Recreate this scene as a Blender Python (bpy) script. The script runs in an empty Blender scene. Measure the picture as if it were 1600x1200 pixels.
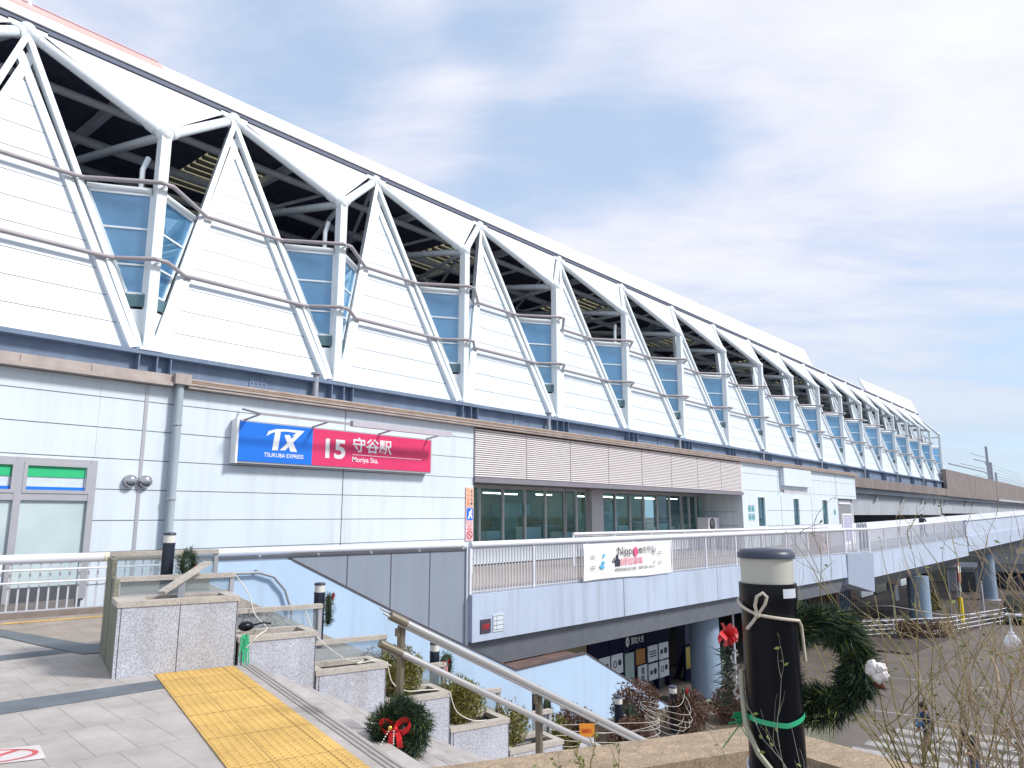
import bpy, bmesh, math, random
from mathutils import Vector, Matrix
R = math.radians
V = Vector
random.seed(7)
SC = bpy.context.scene
COL = SC.collection

# ------------------------------------------------------------------ camera
EYE = 1.75
cd = bpy.data.cameras.new('camera'); cam = bpy.data.objects.new('camera', cd); COL.objects.link(cam)
cam.location = (0, 0, EYE); cam.rotation_euler = (R(90 + 10.06), 0, R(-49.714))
cd.sensor_width = 36; cd.lens = 25.875; cd.clip_start = .05; cd.clip_end = 4000
SC.camera = cam

# ------------------------------------------------------------------ light
SC.view_settings.view_transform = 'Standard'; SC.view_settings.look = 'None'
SC.view_settings.gamma = 1; SC.view_settings.exposure = 1.15
SUN_AZ, SUN_EL = -62, 42            # direction towards the sun, degrees from +X
sl = bpy.data.lights.new('sun', 'SUN'); sun = bpy.data.objects.new('sun', sl); COL.objects.link(sun)
sl.energy = 1.7; sl.angle = R(10); sl.color = (1, .965, .92)
sd = V((math.cos(R(SUN_AZ)) * math.cos(R(SUN_EL)), math.sin(R(SUN_AZ)) * math.cos(R(SUN_EL)), math.sin(R(SUN_EL))))
sun.rotation_euler = sd.to_track_quat('Z', 'Y').to_euler(); sun.location = (0, -20, 40)

W = bpy.data.worlds.new('World'); SC.world = W; W.use_nodes = True
nt = W.node_tree; nt.nodes.clear()
def N(t, **k):
    n = nt.nodes.new(t)
    for a, b in k.items(): setattr(n, a, b)
    return n
def L(a, b): nt.links.new(a, b)
out = N('ShaderNodeOutputWorld'); bg = N('ShaderNodeBackground'); L(bg.outputs[0], out.inputs[0])
bg.inputs[1].default_value = .1
sky = N('ShaderNodeTexSky', sky_type='NISHITA', sun_disc=False)
sky.sun_elevation = R(SUN_EL); sky.sun_rotation = R(90 - SUN_AZ); sky.air_density = 1; sky.dust_density = .6
tc = N('ShaderNodeTexCoord'); sep = N('ShaderNodeSeparateXYZ'); L(tc.outputs['Generated'], sep.inputs[0])
def M(op, a, b=None, c=None):
    n = N('ShaderNodeMath', operation=op)
    for i, x in enumerate((a, b, c)):
        if x is None: continue
        if isinstance(x, (int, float)): n.inputs[i].default_value = x
        else: L(x, n.inputs[i])
    return n.outputs[0]
zz = M('ADD', M('MAXIMUM', sep.outputs[2], 0.0), .16)
cx = M('DIVIDE', sep.outputs[0], zz); cy = M('DIVIDE', sep.outputs[1], zz)
cmb = N('ShaderNodeCombineXYZ'); L(cx, cmb.inputs[0]); L(cy, cmb.inputs[1])
mp = N('ShaderNodeMapping'); L(cmb.outputs[0], mp.inputs[0]); mp.inputs['Rotation'].default_value = (0, 0, R(-38)); mp2 = N('ShaderNodeMapping'); L(mp.outputs[0], mp2.inputs[0]); mp2.inputs['Scale'].default_value = (2.0, .85, 1); mp2.inputs['Location'].default_value = (1.3, 4.2, 0); mp = mp2
n1 = N('ShaderNodeTexNoise'); L(mp.outputs[0], n1.inputs[0]); n1.inputs['Scale'].default_value = 1.15; n1.inputs['Detail'].default_value = 8; n1.inputs['Roughness'].default_value = .6; n1.inputs['Distortion'].default_value = .25
def lobe(az, el, width, gain):
    d = (math.cos(R(az)) * math.cos(R(el)), math.sin(R(az)) * math.cos(R(el)), math.sin(R(el)))
    vm = N('ShaderNodeVectorMath', operation='DOT_PRODUCT'); L(tc.outputs['Generated'], vm.inputs[0]); vm.inputs[1].default_value = d
    mr = N('ShaderNodeMapRange', interpolation_type='SMOOTHSTEP'); L(vm.outputs['Value'], mr.inputs[0])
    mr.inputs[1].default_value = math.cos(R(width)); mr.inputs[2].default_value = 1; mr.inputs[3].default_value = 0; mr.inputs[4].default_value = gain
    return mr.outputs[0]
den = M('MULTIPLY_ADD', n1.outputs[0], 1.45, -.225)
for a in ((66, 33, 11, -.16), (58, 33, 8, -.12), (53, 33, 6, -.14), (44, 25.5, 8, -.12), (38, 26, 8, -.14), (31, 27, 8, -.15), (24, 28.3, 5, -.12), (15, 27, 6, -.10), (41, 37, 6, -.16), (47, 37, 5, -.08), (5, 31, 12, .2), (20, 34, 9, .12), (48, 31, 7, .14), (14, 20, 14, .10), (30, 21, 8, .08), (12, 11, 12, -.02)):
    den = M('ADD', den, lobe(*a))
cr = N('ShaderNodeMapRange', interpolation_type='SMOOTHSTEP'); L(den, cr.inputs[0]); cr.inputs[1].default_value = .14; cr.inputs[2].default_value = .62
fac = M('ADD', M('MULTIPLY', cr.outputs[0], .68), .32)
shd = N('ShaderNodeMapRange'); L(den, shd.inputs[0]); shd.inputs[1].default_value = .45; shd.inputs[2].default_value = .9
cc = N('ShaderNodeMixRGB'); L(shd.outputs[0], cc.inputs[0]); cc.inputs[1].default_value = (3.65, 3.80, 4.45, 1); cc.inputs[2].default_value = (4.5, 4.6, 4.75, 1)
hz = N('ShaderNodeMapRange'); L(sep.outputs[2], hz.inputs[0]); hz.inputs[1].default_value = .0; hz.inputs[2].default_value = .32
ch = N('ShaderNodeMixRGB'); L(hz.outputs[0], ch.inputs[0]); ch.inputs[1].default_value = (2.8, 3.4, 4.1, 1); L(cc.outputs[0], ch.inputs[2])
mx = N('ShaderNodeMixRGB'); L(fac, mx.inputs[0]); lift = N('ShaderNodeMixRGB'); lift.inputs[0].default_value = .62; L(sky.outputs[0], lift.inputs[1]); lift.inputs[2].default_value = (1.75, 2.75, 4.0, 1); L(lift.outputs[0], mx.inputs[1]); L(ch.outputs[0], mx.inputs[2])
L(mx.outputs[0], bg.inputs[0])

# ------------------------------------------------------------------ materials
def c4(c): return (c[0], c[1], c[2], 1)
MATS = {}
def pm(name, col, rough=.6, var=.08, scale=3., streak=0, metal=0, spec=.5, speck=None, bump=0, dirt=None, emit=None, trans=0):
    if name in MATS: return MATS[name]
    m = bpy.data.materials.new(name); m.use_nodes = True; t = m.node_tree; b = t.nodes['Principled BSDF']
    def n(ty, **k):
        x = t.nodes.new(ty)
        for a, q in k.items(): setattr(x, a, q)
        return x
    b.inputs['Roughness'].default_value = rough; b.inputs['Metallic'].default_value = metal
    b.inputs['Specular IOR Level'].default_value = spec
    tc = n('ShaderNodeTexCoord')
    mpn = n('ShaderNodeMapping'); t.links.new(tc.outputs['Object'], mpn.inputs[0])
    no = n('ShaderNodeTexNoise'); t.links.new(mpn.outputs[0], no.inputs[0]); no.inputs['Scale'].default_value = scale; no.inputs['Detail'].default_value = 5; no.inputs['Roughness'].default_value = .6
    rp = n('ShaderNodeValToRGB'); t.links.new(no.outputs[0], rp.inputs[0])
    rp.color_ramp.elements[0].position = .3; rp.color_ramp.elements[1].position = .7
    rp.color_ramp.elements[0].color = c4([x * (1 - var) for x in col]); rp.color_ramp.elements[1].color = c4([min(1, x * (1 + var)) for x in col])
    o = rp.outputs[0]
    if streak:
        m2 = n('ShaderNodeMapping'); t.links.new(tc.outputs['Object'], m2.inputs[0]); m2.inputs['Scale'].default_value = (2.2, 2.2, .12)
        n2 = n('ShaderNodeTexNoise'); t.links.new(m2.outputs[0], n2.inputs[0]); n2.inputs['Scale'].default_value = 1.6; n2.inputs['Detail'].default_value = 6
        r2 = n('ShaderNodeMapRange'); t.links.new(n2.outputs[0], r2.inputs[0]); r2.inputs[1].default_value = .48; r2.inputs[2].default_value = .75; r2.inputs[3].default_value = 0; r2.inputs[4].default_value = streak
        mm = n('ShaderNodeMixRGB', blend_type='MIX'); t.links.new(r2.outputs[0], mm.inputs[0]); t.links.new(o, mm.inputs[1]); mm.inputs[2].default_value = c4(dirt or [x * .55 for x in col]); o = mm.outputs[0]
    if speck:
        n3 = n('ShaderNodeTexVoronoi'); t.links.new(tc.outputs['Object'], n3.inputs['Vector']); n3.inputs['Scale'].default_value = speck[0]
        r3 = n('ShaderNodeValToRGB'); t.links.new(n3.outputs['Color'], r3.inputs[0]); e = r3.color_ramp.elements
        e[0].color = c4([1 - speck[1]] * 3); e[1].color = c4([1 + speck[1] * .7] * 3); e[0].position = .2; e[1].position = .75
        mm = n('ShaderNodeMixRGB', blend_type='MULTIPLY'); mm.inputs[0].default_value = 1; t.links.new(o, mm.inputs[1]); t.links.new(r3.outputs[0], mm.inputs[2]); o = mm.outputs[0]
    t.links.new(o, b.inputs['Base Color'])
    if bump:
        bn = n('ShaderNodeBump'); bn.inputs['Strength'].default_value = bump; bn.inputs['Distance'].default_value = .02
        t.links.new(no.outputs[0], bn.inputs['Height']); t.links.new(bn.outputs[0], b.inputs['Normal'])
    if emit: b.inputs['Emission Color'].default_value = c4(emit[0]); b.inputs['Emission Strength'].default_value = emit[1]
    if trans:
        tr = n('ShaderNodeBsdfTranslucent'); t.links.new(o, tr.inputs[0]); ms = n('ShaderNodeMixShader'); ms.inputs[0].default_value = trans
        t.links.new(b.outputs[0], ms.inputs[1]); t.links.new(tr.outputs[0], ms.inputs[2]); t.links.new(ms.outputs[0], t.nodes['Material Output'].inputs[0])
    MATS[name] = m; return m
def glassmat(name, tint, body, refl=.35, see=.5, rough=.03):
    m = bpy.data.materials.new(name); m.use_nodes = True; t = m.node_tree; t.nodes.clear()
    o = t.nodes.new('ShaderNodeOutputMaterial'); g = t.nodes.new('ShaderNodeBsdfGlossy'); g.inputs['Roughness'].default_value = rough; g.inputs['Color'].default_value = c4(tint)
    tr = t.nodes.new('ShaderNodeBsdfTransparent'); tr.inputs[0].default_value = c4(tint)
    d = t.nodes.new('ShaderNodeBsdfDiffuse'); 
    tc = t.nodes.new('ShaderNodeTexCoord'); no = t.nodes.new('ShaderNodeTexNoise'); t.links.new(tc.outputs['Object'], no.inputs[0]); no.inputs['Scale'].default_value = .55; no.inputs['Detail'].default_value = 4
    rp = t.nodes.new('ShaderNodeValToRGB'); t.links.new(no.outputs[0], rp.inputs[0]); rp.color_ramp.elements[0].color = c4([x * .45 for x in body]); rp.color_ramp.elements[1].color = c4([min(1, x * 1.5) for x in body]); t.links.new(rp.outputs[0], d.inputs[0])  # noise in the body colour paints in broken cloud reflections
    a = t.nodes.new('ShaderNodeMixShader'); a.inputs[0].default_value = see; t.links.new(d.outputs[0], a.inputs[1]); t.links.new(tr.outputs[0], a.inputs[2])
    b = t.nodes.new('ShaderNodeMixShader'); lw = t.nodes.new('ShaderNodeLayerWeight'); lw.inputs[0].default_value = .5; fr = t.nodes.new('ShaderNodeMath'); fr.operation = 'POWER'; t.links.new(lw.outputs['Facing'], fr.inputs[0]); fr.inputs[1].default_value = 4
    ad = t.nodes.new('ShaderNodeMath'); ad.operation = 'ADD'; ad.use_clamp = True; t.links.new(fr.outputs[0], ad.inputs[0]); ad.inputs[1].default_value = refl
    t.links.new(ad.outputs[0], b.inputs[0]); t.links.new(a.outputs[0], b.inputs[1]); t.links.new(g.outputs[0], b.inputs[2]); t.links.new(b.outputs[0], o.inputs[0])
    MATS[name] = m; return m
def tilemat(name, col, mortar, w, h, rot, msize=.006, var=.07, off=0):
    m = bpy.data.materials.new(name); m.use_nodes = True; t = m.node_tree; b = t.nodes['Principled BSDF']; b.inputs['Roughness'].default_value = .75
    tc = t.nodes.new('ShaderNodeTexCoord'); mpn = t.nodes.new('ShaderNodeMapping'); t.links.new(tc.outputs['Object'], mpn.inputs[0]); mpn.inputs['Rotation'].default_value = (0, 0, R(-rot))
    br = t.nodes.new('ShaderNodeTexBrick'); t.links.new(mpn.outputs[0], br.inputs[0]); br.offset = off; br.inputs['Scale'].default_value = 1
    br.inputs['Brick Width'].default_value = w; br.inputs['Row Height'].default_value = h; br.inputs['Mortar Size'].default_value = msize; br.inputs['Mortar Smooth'].default_value = .3; br.inputs['Bias'].default_value = 0
    br.inputs['Color1'].default_value = c4([x * (1 - var) for x in col]); br.inputs['Color2'].default_value = c4([x * (1 + var) for x in col]); br.inputs['Mortar'].default_value = c4(mortar)
    no = t.nodes.new('ShaderNodeTexNoise'); t.links.new(tc.outputs['Object'], no.inputs[0]); no.inputs['Scale'].default_value = 1.9; no.inputs['Detail'].default_value = 9; no.inputs['Roughness'].default_value = .65
    rp = t.nodes.new('ShaderNodeValToRGB'); t.links.new(no.outputs[0], rp.inputs[0]); rp.color_ramp.elements[0].position = .3; rp.color_ramp.elements[1].position = .65
    rp.color_ramp.elements[0].color = (.74, .73, .70, 1); rp.color_ramp.elements[1].color = (1.04, 1.04, 1.05, 1)
    mm = t.nodes.new('ShaderNodeMixRGB'); mm.blend_type = 'MULTIPLY'; mm.inputs[0].default_value = 1; t.links.new(br.outputs[0], mm.inputs[1]); t.links.new(rp.outputs[0], mm.inputs[2])
    t.links.new(mm.outputs[0], b.inputs['Base Color']); MATS[name] = m; return m

white = pm('white cladding', (.655, .735, .80), .45, .03, .6, streak=.4, dirt=(.50, .54, .57))
wsteel = pm('white painted steel', (.76, .82, .85), .4, .03, 1.5, streak=.12, dirt=(.55, .6, .6))
seamm = pm('dark joint sealant', (.10, .10, .11), .8)
railm = pm('taupe handrail tube', (.36, .325, .345), .45, .06, 2)
girdm = pm('blue grey steel girder', (.15, .205, .30), .55, .14, 1.2, streak=.35, dirt=(.25, .33, .45))
gutm = pm('weathered beige gutter', (.42, .36, .33), .6, .15, 3, streak=.35, dirt=(.28, .2, .15))
roofw = pm('white roof sheet', (.84, .84, .84), .4, .02)
pinkm = pm('salmon roof sheet', (.82, .42, .38), .5, .1, .7)
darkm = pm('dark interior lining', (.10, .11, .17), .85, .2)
strutm = pm('grey interior steel', (.68, .75, .80), .5, .1)
skym = pm('translucent skylight slats', (.62, .60, .48), .5, .1, 6, trans=.7)
louvm = pm('warm grey louvre', (.80, .75, .75), .5, .04)
darkgrey = pm('dark grey metal', (.09, .095, .11), .5)
alum = pm('aluminium frame', (.46, .46, .49), .35, .05, metal=.3)
pane_up = glassmat('blue clerestory glass', (.55, .80, 1), (.09, .24, .42), .24, .16)  # blue body colour stands in for reflected sky
pane_dn = glassmat('teal office glass', (.78, .93, .95), (.03, .10, .11), .03, .86)
pane_lt = glassmat('frosted cyan shop glass', (.85, .97, 1), (.60, .86, .93), .08, .1, .2)
clear = glassmat('clear panel glass', (.88, .93, .96), (.5, .55, .58), .04, .75)
granite = pm('speckled grey granite', (.47, .485, .54), .6, .10, 2.2, speck=(150, .42), streak=.35, dirt=(.22, .17, .13))
gcap = pm('warm granite coping', (.46, .42, .37), .7, .14, 5, speck=(130, .25))
gside = pm('shaded granite side', (.20, .20, .15), .8, .2, 3, speck=(130, .3))  # shade of the planters' left faces put into a darker granite colour
parm = pm('pale blue painted concrete', (.47, .63, .82), .7, .06, .6, streak=.3, dirt=(.33, .37, .45))
deckp = pm('blue grey side panels', (.27, .315, .38), .55, .06, .5, streak=.3, dirt=(.2, .23, .28))
fasm = pm('pale blue deck fascia', (.45, .53, .66), .7, .06, .5, streak=.55, dirt=(.30, .32, .37))
girdg = pm('grey deck girder', (.17, .19, .22), .7, .1)
pierm = pm('blue grey pier paint', (.25, .34, .45), .6, .07, .7, streak=.2)
fencew = pm('white fence paint', (.74, .75, .80), .4, .04)
fenceg = pm('grey baluster paint', (.50, .52, .57), .45, .06)
creamm = pm('cream sleeve', (.62, .57, .44), .6)
tile = tilemat('beige paving tiles', (.43, .40, .38), (.27, .25, .235), .3, .9, -6, .005, .03, .5)
tiled = tilemat('slate paving band', (.135, .16, .185), (.11, .13, .15), .3, .3, -6, .004)
tileb = tilemat('brown landing tiles', (.34, .29, .25), (.25, .21, .18), .3, .3, -10)
yell = tilemat('yellow tactile tiles', (.62, .40, .115), (.36, .23, .07), .405, .405, -17, .007, .05)
stepm = tilemat('stair tread stone', (.46, .43, .415), (.3, .28, .27), .6, .6, -17, .005)
nosm = pm('nosing strip', (.30, .27, .25), .8)
asph = pm('brown asphalt', (.145, .125, .112), .9, .22, .5, bump=.1)
roadw = pm('worn white road paint', (.33, .32, .31), .8, .4, 1.6)
soil = pm('dry soil', (.10, .075, .05), .95, .4, 9, bump=.4)
black = pm('black bollard paint', (.006, .008, .013), .3, .2, spec=.25)
navyb = pm('dark slate bollard paint', (.03, .04, .065), .4, .2)
lampw = pm('frosted bollard lens', (.68, .68, .62), .35, .03)
greenn = pm('wreath needles', (.016, .045, .022), .7, .55, 22)
greeny = pm('yellow green needles', (.12, .15, .025), .7, .4, 22)
red = pm('red ribbon', (.55, .012, .018), .5, .3, 12)
gold = pm('gold ornament', (.75, .5, .1), .25, metal=.9)
pearl = pm('white beads', (.82, .80, .76), .3)
cotton = pm('cotton fluff', (.74, .70, .68), .95, .08, 18, bump=.5)
brown = pm('brown husk', (.12, .035, .02), .8)
olive = pm('olive shrub leaves', (.16, .15, .028), .75, .5, 9)
rust = pm('red brown shrub leaves', (.13, .068, .045), .8, .5, 8)
lav = pm('grey lilac dry leaves', (.22, .18, .20), .8, .4, 9)
bark = pm('twig bark', (.14, .095, .06), .85, .3, 12)
straw = pm('dry straw stems', (.40, .30, .18), .8, .35, 9)
strawg = pm('olive stems', (.28, .235, .09), .8, .35, 9)
paleb = pm('pale bare twigs', (.44, .37, .31), .8, .3, 9)
rope = pm('beige rope', (.55, .49, .40), .8, .1, 40)
wire = pm('white wire', (.70, .66, .58), .6)
steel = pm('brushed stainless rail', (.46, .455, .45), .32, .05, 2, metal=.45)
bronze = pm('bronze post', (.19, .165, .125), .4, .1, metal=.4)
bluep = pm('sign blue', (.004, .17, .72), .4, .03)
pinkp = pm('sign pink', (.72, .035, .145), .4, .04)
whitep = pm('white lettering', (.85, .85, .86), .5, .01)
greenp = pm('green stripe', (.02, .50, .20), .5)
navyp = pm('navy shop fascia', (.008, .012, .05), .7, spec=.15)
posterm = pm('white poster', (.78, .86, .92), .5, .03)
inkm = pm('dark ink', (.03, .035, .06), .6)
orangep = pm('orange print', (.80, .27, .06), .6)
tealp = pm('teal print', (.10, .38, .45), .6)
peach = pm('peach print', (.80, .50, .38), .6, .1)
lpink = pm('light pink print', (.80, .52, .56), .6)
greent = pm('green tape', (.03, .42, .20), .4)
ltblue = pm('light blue print', (.10, .48, .78), .5)
concb = pm('stained brown concrete', (.225, .19, .18), .85, .15, .6, streak=.75, dirt=(.12, .10, .085))
concl = pm('light grey concrete', (.40, .43, .47), .8, .1, .5, streak=.35)
brickm = pm('brown tile cladding', (.24, .15, .10), .7, .12, 2)
polem = pm('grey galvanised pole', (.34, .36, .40), .5)
yellowp = pm('yellow banner cloth', (.82, .62, .02), .6)
carm = pm('black car paint', (.012, .013, .016), .25, .05)
tyrem = pm('tyre rubber', (.02, .02, .02), .9)
skin = pm('skin', (.42, .25, .17), .6)
hairm = pm('dark hair', (.015, .012, .011), .6)
jackn = pm('dark olive jacket', (.045, .045, .035), .8, .3, 12)
jackb = pm('navy jacket', (.03, .04, .07), .8)
khaki = pm('khaki trousers', (.24, .18, .11), .85)
jeans = pm('blue jeans', (.05, .09, .19), .85)
bagb = pm('bright blue bag', (.03, .22, .62), .6)
lit = pm('lit ceiling tube', (.9, .9, .85), .5, emit=((1, .95, .8), 5))
roomm = pm('office interior', (.30, .32, .22), .9, .35, .7)

# ------------------------------------------------------------------ mesh helper
class MB:
    def __init__(s): s.v = []; s.f = []; s.mi = []; s.sm = []
    def add(s, vs, fs, mi=0, smooth=False):
        o = len(s.v); s.v += [tuple(x) for x in vs]
        for f in fs: s.f.append([i + o for i in f]); s.mi.append(mi); s.sm.append(smooth)
        return s
    def box(s, x0, x1, y0, y1, z0, z1, mi=0):
        vs = [(x, y, z) for z in (z0, z1) for x, y in ((x0, y0), (x1, y0), (x1, y1), (x0, y1))]
        return s.hexa(vs, mi)
    def hexa(s, vs, mi=0):
        return s.add(vs, [(3, 2, 1, 0), (4, 5, 6, 7), (0, 1, 5, 4), (1, 2, 6, 5), (2, 3, 7, 6), (3, 0, 4, 7)], mi)
    def obox(s, p, q, a, b, z0, z1, mi=0, z2=None, z3=None):
        """box along plan line p->q, from offset a to b on its left; optional end heights z2 (bottom) z3 (top)"""
        d = V((q[0] - p[0], q[1] - p[1])); d.normalize(); n = V((-d.y, d.x))
        z2 = z0 if z2 is None else z2; z3 = z1 if z3 is None else z3
        P = [(p[0] + n.x * a, p[1] + n.y * a), (q[0] + n.x * a, q[1] + n.y * a), (q[0] + n.x * b, q[1] + n.y * b), (p[0] + n.x * b, p[1] + n.y * b)]
        lo = (z0, z2, z2, z0); hi = (z1, z3, z3, z1)
        return s.hexa([(x, y, lo[i]) for i, (x, y) in enumerate(P)] + [(x, y, hi[i]) for i, (x, y) in enumerate(P)], mi)
    def prism(s, poly, ext, mi=0):
        n = len(poly); e = V(ext); a = [V(p) for p in poly]; b = [p + e for p in a]
        fs = [tuple(range(n - 1, -1, -1)), tuple(range(n, 2 * n))] + [(i, (i + 1) % n, n + (i + 1) % n, n + i) for i in range(n)]
        return s.add(a + b, fs, mi)
    def beam(s, p, q, w, h, up=(0, 0, 1), mi=0):
        p = V(p); q = V(q); d = (q - p).normalized(); u = V(up); x = d.cross(u).normalized(); u = x.cross(d).normalized()
        vs = []
        for c in (p, q): vs += [c - x * w / 2 - u * h / 2, c + x * w / 2 - u * h / 2, c + x * w / 2 + u * h / 2, c - x * w / 2 + u * h / 2]
        return s.add(vs, [(0, 1, 2, 3), (7, 6, 5, 4), (0, 4, 5, 1), (1, 5, 6, 2), (2, 6, 7, 3), (3, 7, 4, 0)], mi)
    def tube(s, pts, r, n=8, mi=0, r2=None, caps=True, closed=False):
        pts = [V(p) for p in pts]; k = len(pts); rings = []; ux = None
        for i, p in enumerate(pts):
            if closed: d = pts[(i + 1) % k] - pts[i - 1]
            else: d = pts[min(i + 1, k - 1)] - pts[max(i - 1, 0)]
            d.normalize()
            if ux is None: ux = d.orthogonal().normalized()
            else:
                ux = ux - d * ux.dot(d)
                ux = ux.normalized() if ux.length > 1e-6 else d.orthogonal().normalized()
            uy = d.cross(ux); rr = r if r2 is None else r + (r2 - r) * i / max(1, k - 1)
            rings.append([p + (ux * math.cos(2 * math.pi * j / n) + uy * math.sin(2 * math.pi * j / n)) * rr for j in range(n)])
        vs = [x for g in rings for x in g]; fs = []
        for i in range(k if closed else k - 1):
            a, b = i * n, ((i + 1) % k) * n
            for j in range(n): fs.append((a + j, a + (j + 1) % n, b + (j + 1) % n, b + j))
        s.add(vs, fs, mi, True)
        if caps and not closed:
            s.add(rings[0], [tuple(range(n - 1, -1, -1))], mi); s.add(rings[-1], [tuple(range(n))], mi)
        return s
    def lathe(s, c, prof, n=20, mi=0, smooth=True, axis=None):
        c = V(c); q = V((0, 0, 1)).rotation_difference(V(axis).normalized()) if axis else None; vs = []; fs = []
        for r, z in prof:
            for j in range(n):
                p = V((r * math.cos(2 * math.pi * j / n), r * math.sin(2 * math.pi * j / n), z))
                vs.append(c + (q @ p if q else p))
        for i in range(len(prof) - 1):
            for j in range(n): fs.append((i * n + j, i * n + (j + 1) % n, (i + 1) * n + (j + 1) % n, (i + 1) * n + j))
        s.add(vs, fs, mi, smooth)
        if prof[0][0] > 1e-5: s.add(vs[:n], [tuple(range(n - 1, -1, -1))], mi)
        if prof[-1][0] > 1e-5: s.add(vs[-n:], [tuple(range(n))], mi)
        return s
    def ball(s, c, r, n=10, mi=0, sq=(1, 1, 1)):
        prof = [(max(1e-6, math.sin(math.pi * i / n)), -math.cos(math.pi * i / n)) for i in range(n + 1)]
        o = len(s.v); s.lathe((0, 0, 0), prof, n * 2 if n < 8 else 14, mi)
        for i in range(o, len(s.v)): x = s.v[i]; s.v[i] = (c[0] + x[0] * r * sq[0], c[1] + x[1] * r * sq[1], c[2] + x[2] * r * sq[2])
        return s
    def ribbon(s, pts, wdir, w, mi=0):
        wd = V(wdir).normalized() * w / 2; vs = []
        for p in pts: vs += [V(p) - wd, V(p) + wd]
        return s.add(vs, [(2 * i, 2 * i + 1, 2 * i + 3, 2 * i + 2) for i in range(len(pts) - 1)], mi, True)
    def mesh(s, name, mats):
        me = bpy.data.meshes.new(name); me.from_pydata(s.v, [], s.f)
        for m in (mats if isinstance(mats, (list, tuple)) else [mats]): me.materials.append(m)
        me.polygons.foreach_set('material_index', s.mi); me.polygons.foreach_set('use_smooth', s.sm); me.update(); return me
    def part(s, name, mats, parent=None, label=None):
        o = bpy.data.objects.new(name, s.mesh(name, mats)); COL.objects.link(o)
        if parent:
            o.parent = parent
            o.matrix_parent_inverse = Matrix.Translation(-parent.location) if parent.parent is None else Matrix.Identity(4)
        if label: o['label'] = label
        return o
    def solo(s, name, mats, label, cat, group=None, kind=None):
        xs = [[v[i] for v in s.v] for i in range(3)]
        c = V(((min(xs[0]) + max(xs[0])) / 2, (min(xs[1]) + max(xs[1])) / 2, min(xs[2])))
        s.v = [tuple(V(v) - c) for v in s.v]
        o = bpy.data.objects.new(name, s.mesh(name, mats)); COL.objects.link(o); o.location = c
        tag(o, label, cat, group, kind); return o
    def struct(s, name, mats, label=None):
        o = bpy.data.objects.new(name, s.mesh(name, mats)); COL.objects.link(o); o['kind'] = 'structure'
        tag(o, label or name.replace('_', ' '), name.replace('_', ' ')); o['kind'] = 'structure'; return o
def tag(o, label, cat, group=None, kind=None):
    o['label'] = label; o['category'] = cat
    if group: o['group'] = group
    if kind: o['kind'] = kind
def thing(name, label, cat, loc=(0, 0, 0), group=None):
    o = bpy.data.objects.new(name, None); COL.objects.link(o); o.location = loc; o.empty_display_size = .2
    tag(o, label, cat, group); return o
def copytree(o, parent=None):
    c = o.copy(); COL.objects.link(c)
    if parent: c.parent = parent
    for ch in list(o.children): copytree(ch, c)
    return c
def dup(o, loc, label, rz=0, group=None, scale=None):
    c = copytree(o); c.location = loc; c.rotation_euler = (0, 0, rz); c['label'] = label
    if group: c['group'] = group
    if scale: c.scale = (scale,) * 3
    return c
def text(body, org, xdir, updir, width, height, mat, parent, name='lettering', thick=.004, bold=.012):
    cu = bpy.data.curves.new(name, 'FONT'); cu.body = body; cu.size = 1; cu.resolution_u = 3; cu.offset = bold; cu.fill_mode = 'FRONT'
    o = bpy.data.objects.new(name, cu); COL.objects.link(o)
    dg = bpy.context.evaluated_depsgraph_get(); me = bpy.data.meshes.new_from_object(o.evaluated_get(dg))
    bpy.data.objects.remove(o)
    xs = [v.co.x for v in me.vertices]; ys = [v.co.y for v in me.vertices]
    x0, x1, y0, y1 = min(xs), max(xs), min(ys), max(ys); xd = V(xdir).normalized(); ud = V(updir).normalized(); nd = xd.cross(ud)
    b = MB(); vs = [V(org) + xd * ((v.co.x - x0) / (x1 - x0) * width) + ud * ((v.co.y - y0) / (y1 - y0) * height) + nd * thick for v in me.vertices]
    b.add(vs, [tuple(p.vertices) for p in me.polygons]); bpy.data.meshes.remove(me)
    return b.part(name, mat, parent)

# ------------------------------------------------------------------ stair grid: origin A, s runs down the stair, t away from the camera
A0 = V((3.6, 8.72)); S_ = V((math.cos(R(-17)), math.sin(R(-17)))); T_ = V((math.sin(R(17)), math.cos(R(17))))
SANG = R(-17)
def st(s, t, z=None):
    p = A0 + S_ * s + T_ * t
    return (p.x, p.y) if z is None else (p.x, p.y, z)
GZ = -5.45
def sheet(name, poly, z, m, label, thick=0):
    b = MB()
    if thick: b.prism([(x, y, z) for x, y in poly], (0, 0, -thick))
    else: b.add([(x, y, z) for x, y in poly], [tuple(range(len(poly)))])
    return b.struct(name, m, label)
def ccw(p):
    a = sum(p[i][0] * p[(i + 1) % len(p)][1] - p[(i + 1) % len(p)][0] * p[i][1] for i in range(len(p)))
    return p if a > 0 else p[::-1]

# ground and street
sheet('ground', [(-1500, -1500), (1500, -1500), (1500, 1500), (-1500, 1500)], GZ, asph, 'brown asphalt ground of the street level below the plaza')
pl = ccw([(-9, -7), (1.6, -7), (2.6, -1.2), (3.3, 2.4), st(1.5, -5.9), st(1.5, 2.1), (7.1, 14.4), (2.0, 15.35), (-9, 17.4)])
sheet('plaza_floor', pl, 0, tile, 'beige tiled plaza floor at the head of the stair', .3)
sheet('landing_floor', ccw([(3.8, 14.9), (4.05, 10.55), (5.6, 10.3), (7.05, 14.3), (4.2, 14.8)]), .006, tileb, 'brown tiled strip beside the left railing')
sheet('tile_band', ccw([(-6, 9.0), (-6, 8.48), (2.36, 7.95), (3.86, 7.84), (3.92, 8.27), (2.5, 8.46)]), .004, tiled, 'slate grey paving band running past the granite planter')
sheet('tile_band', ccw([(-6, 11.9), (-6, 11.5), (3.0, 10.82), (3.9, 10.75), (3.9, 11.15), (3.0, 11.22)]), .004, tiled, 'slate grey paving band in the left distance')
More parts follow.
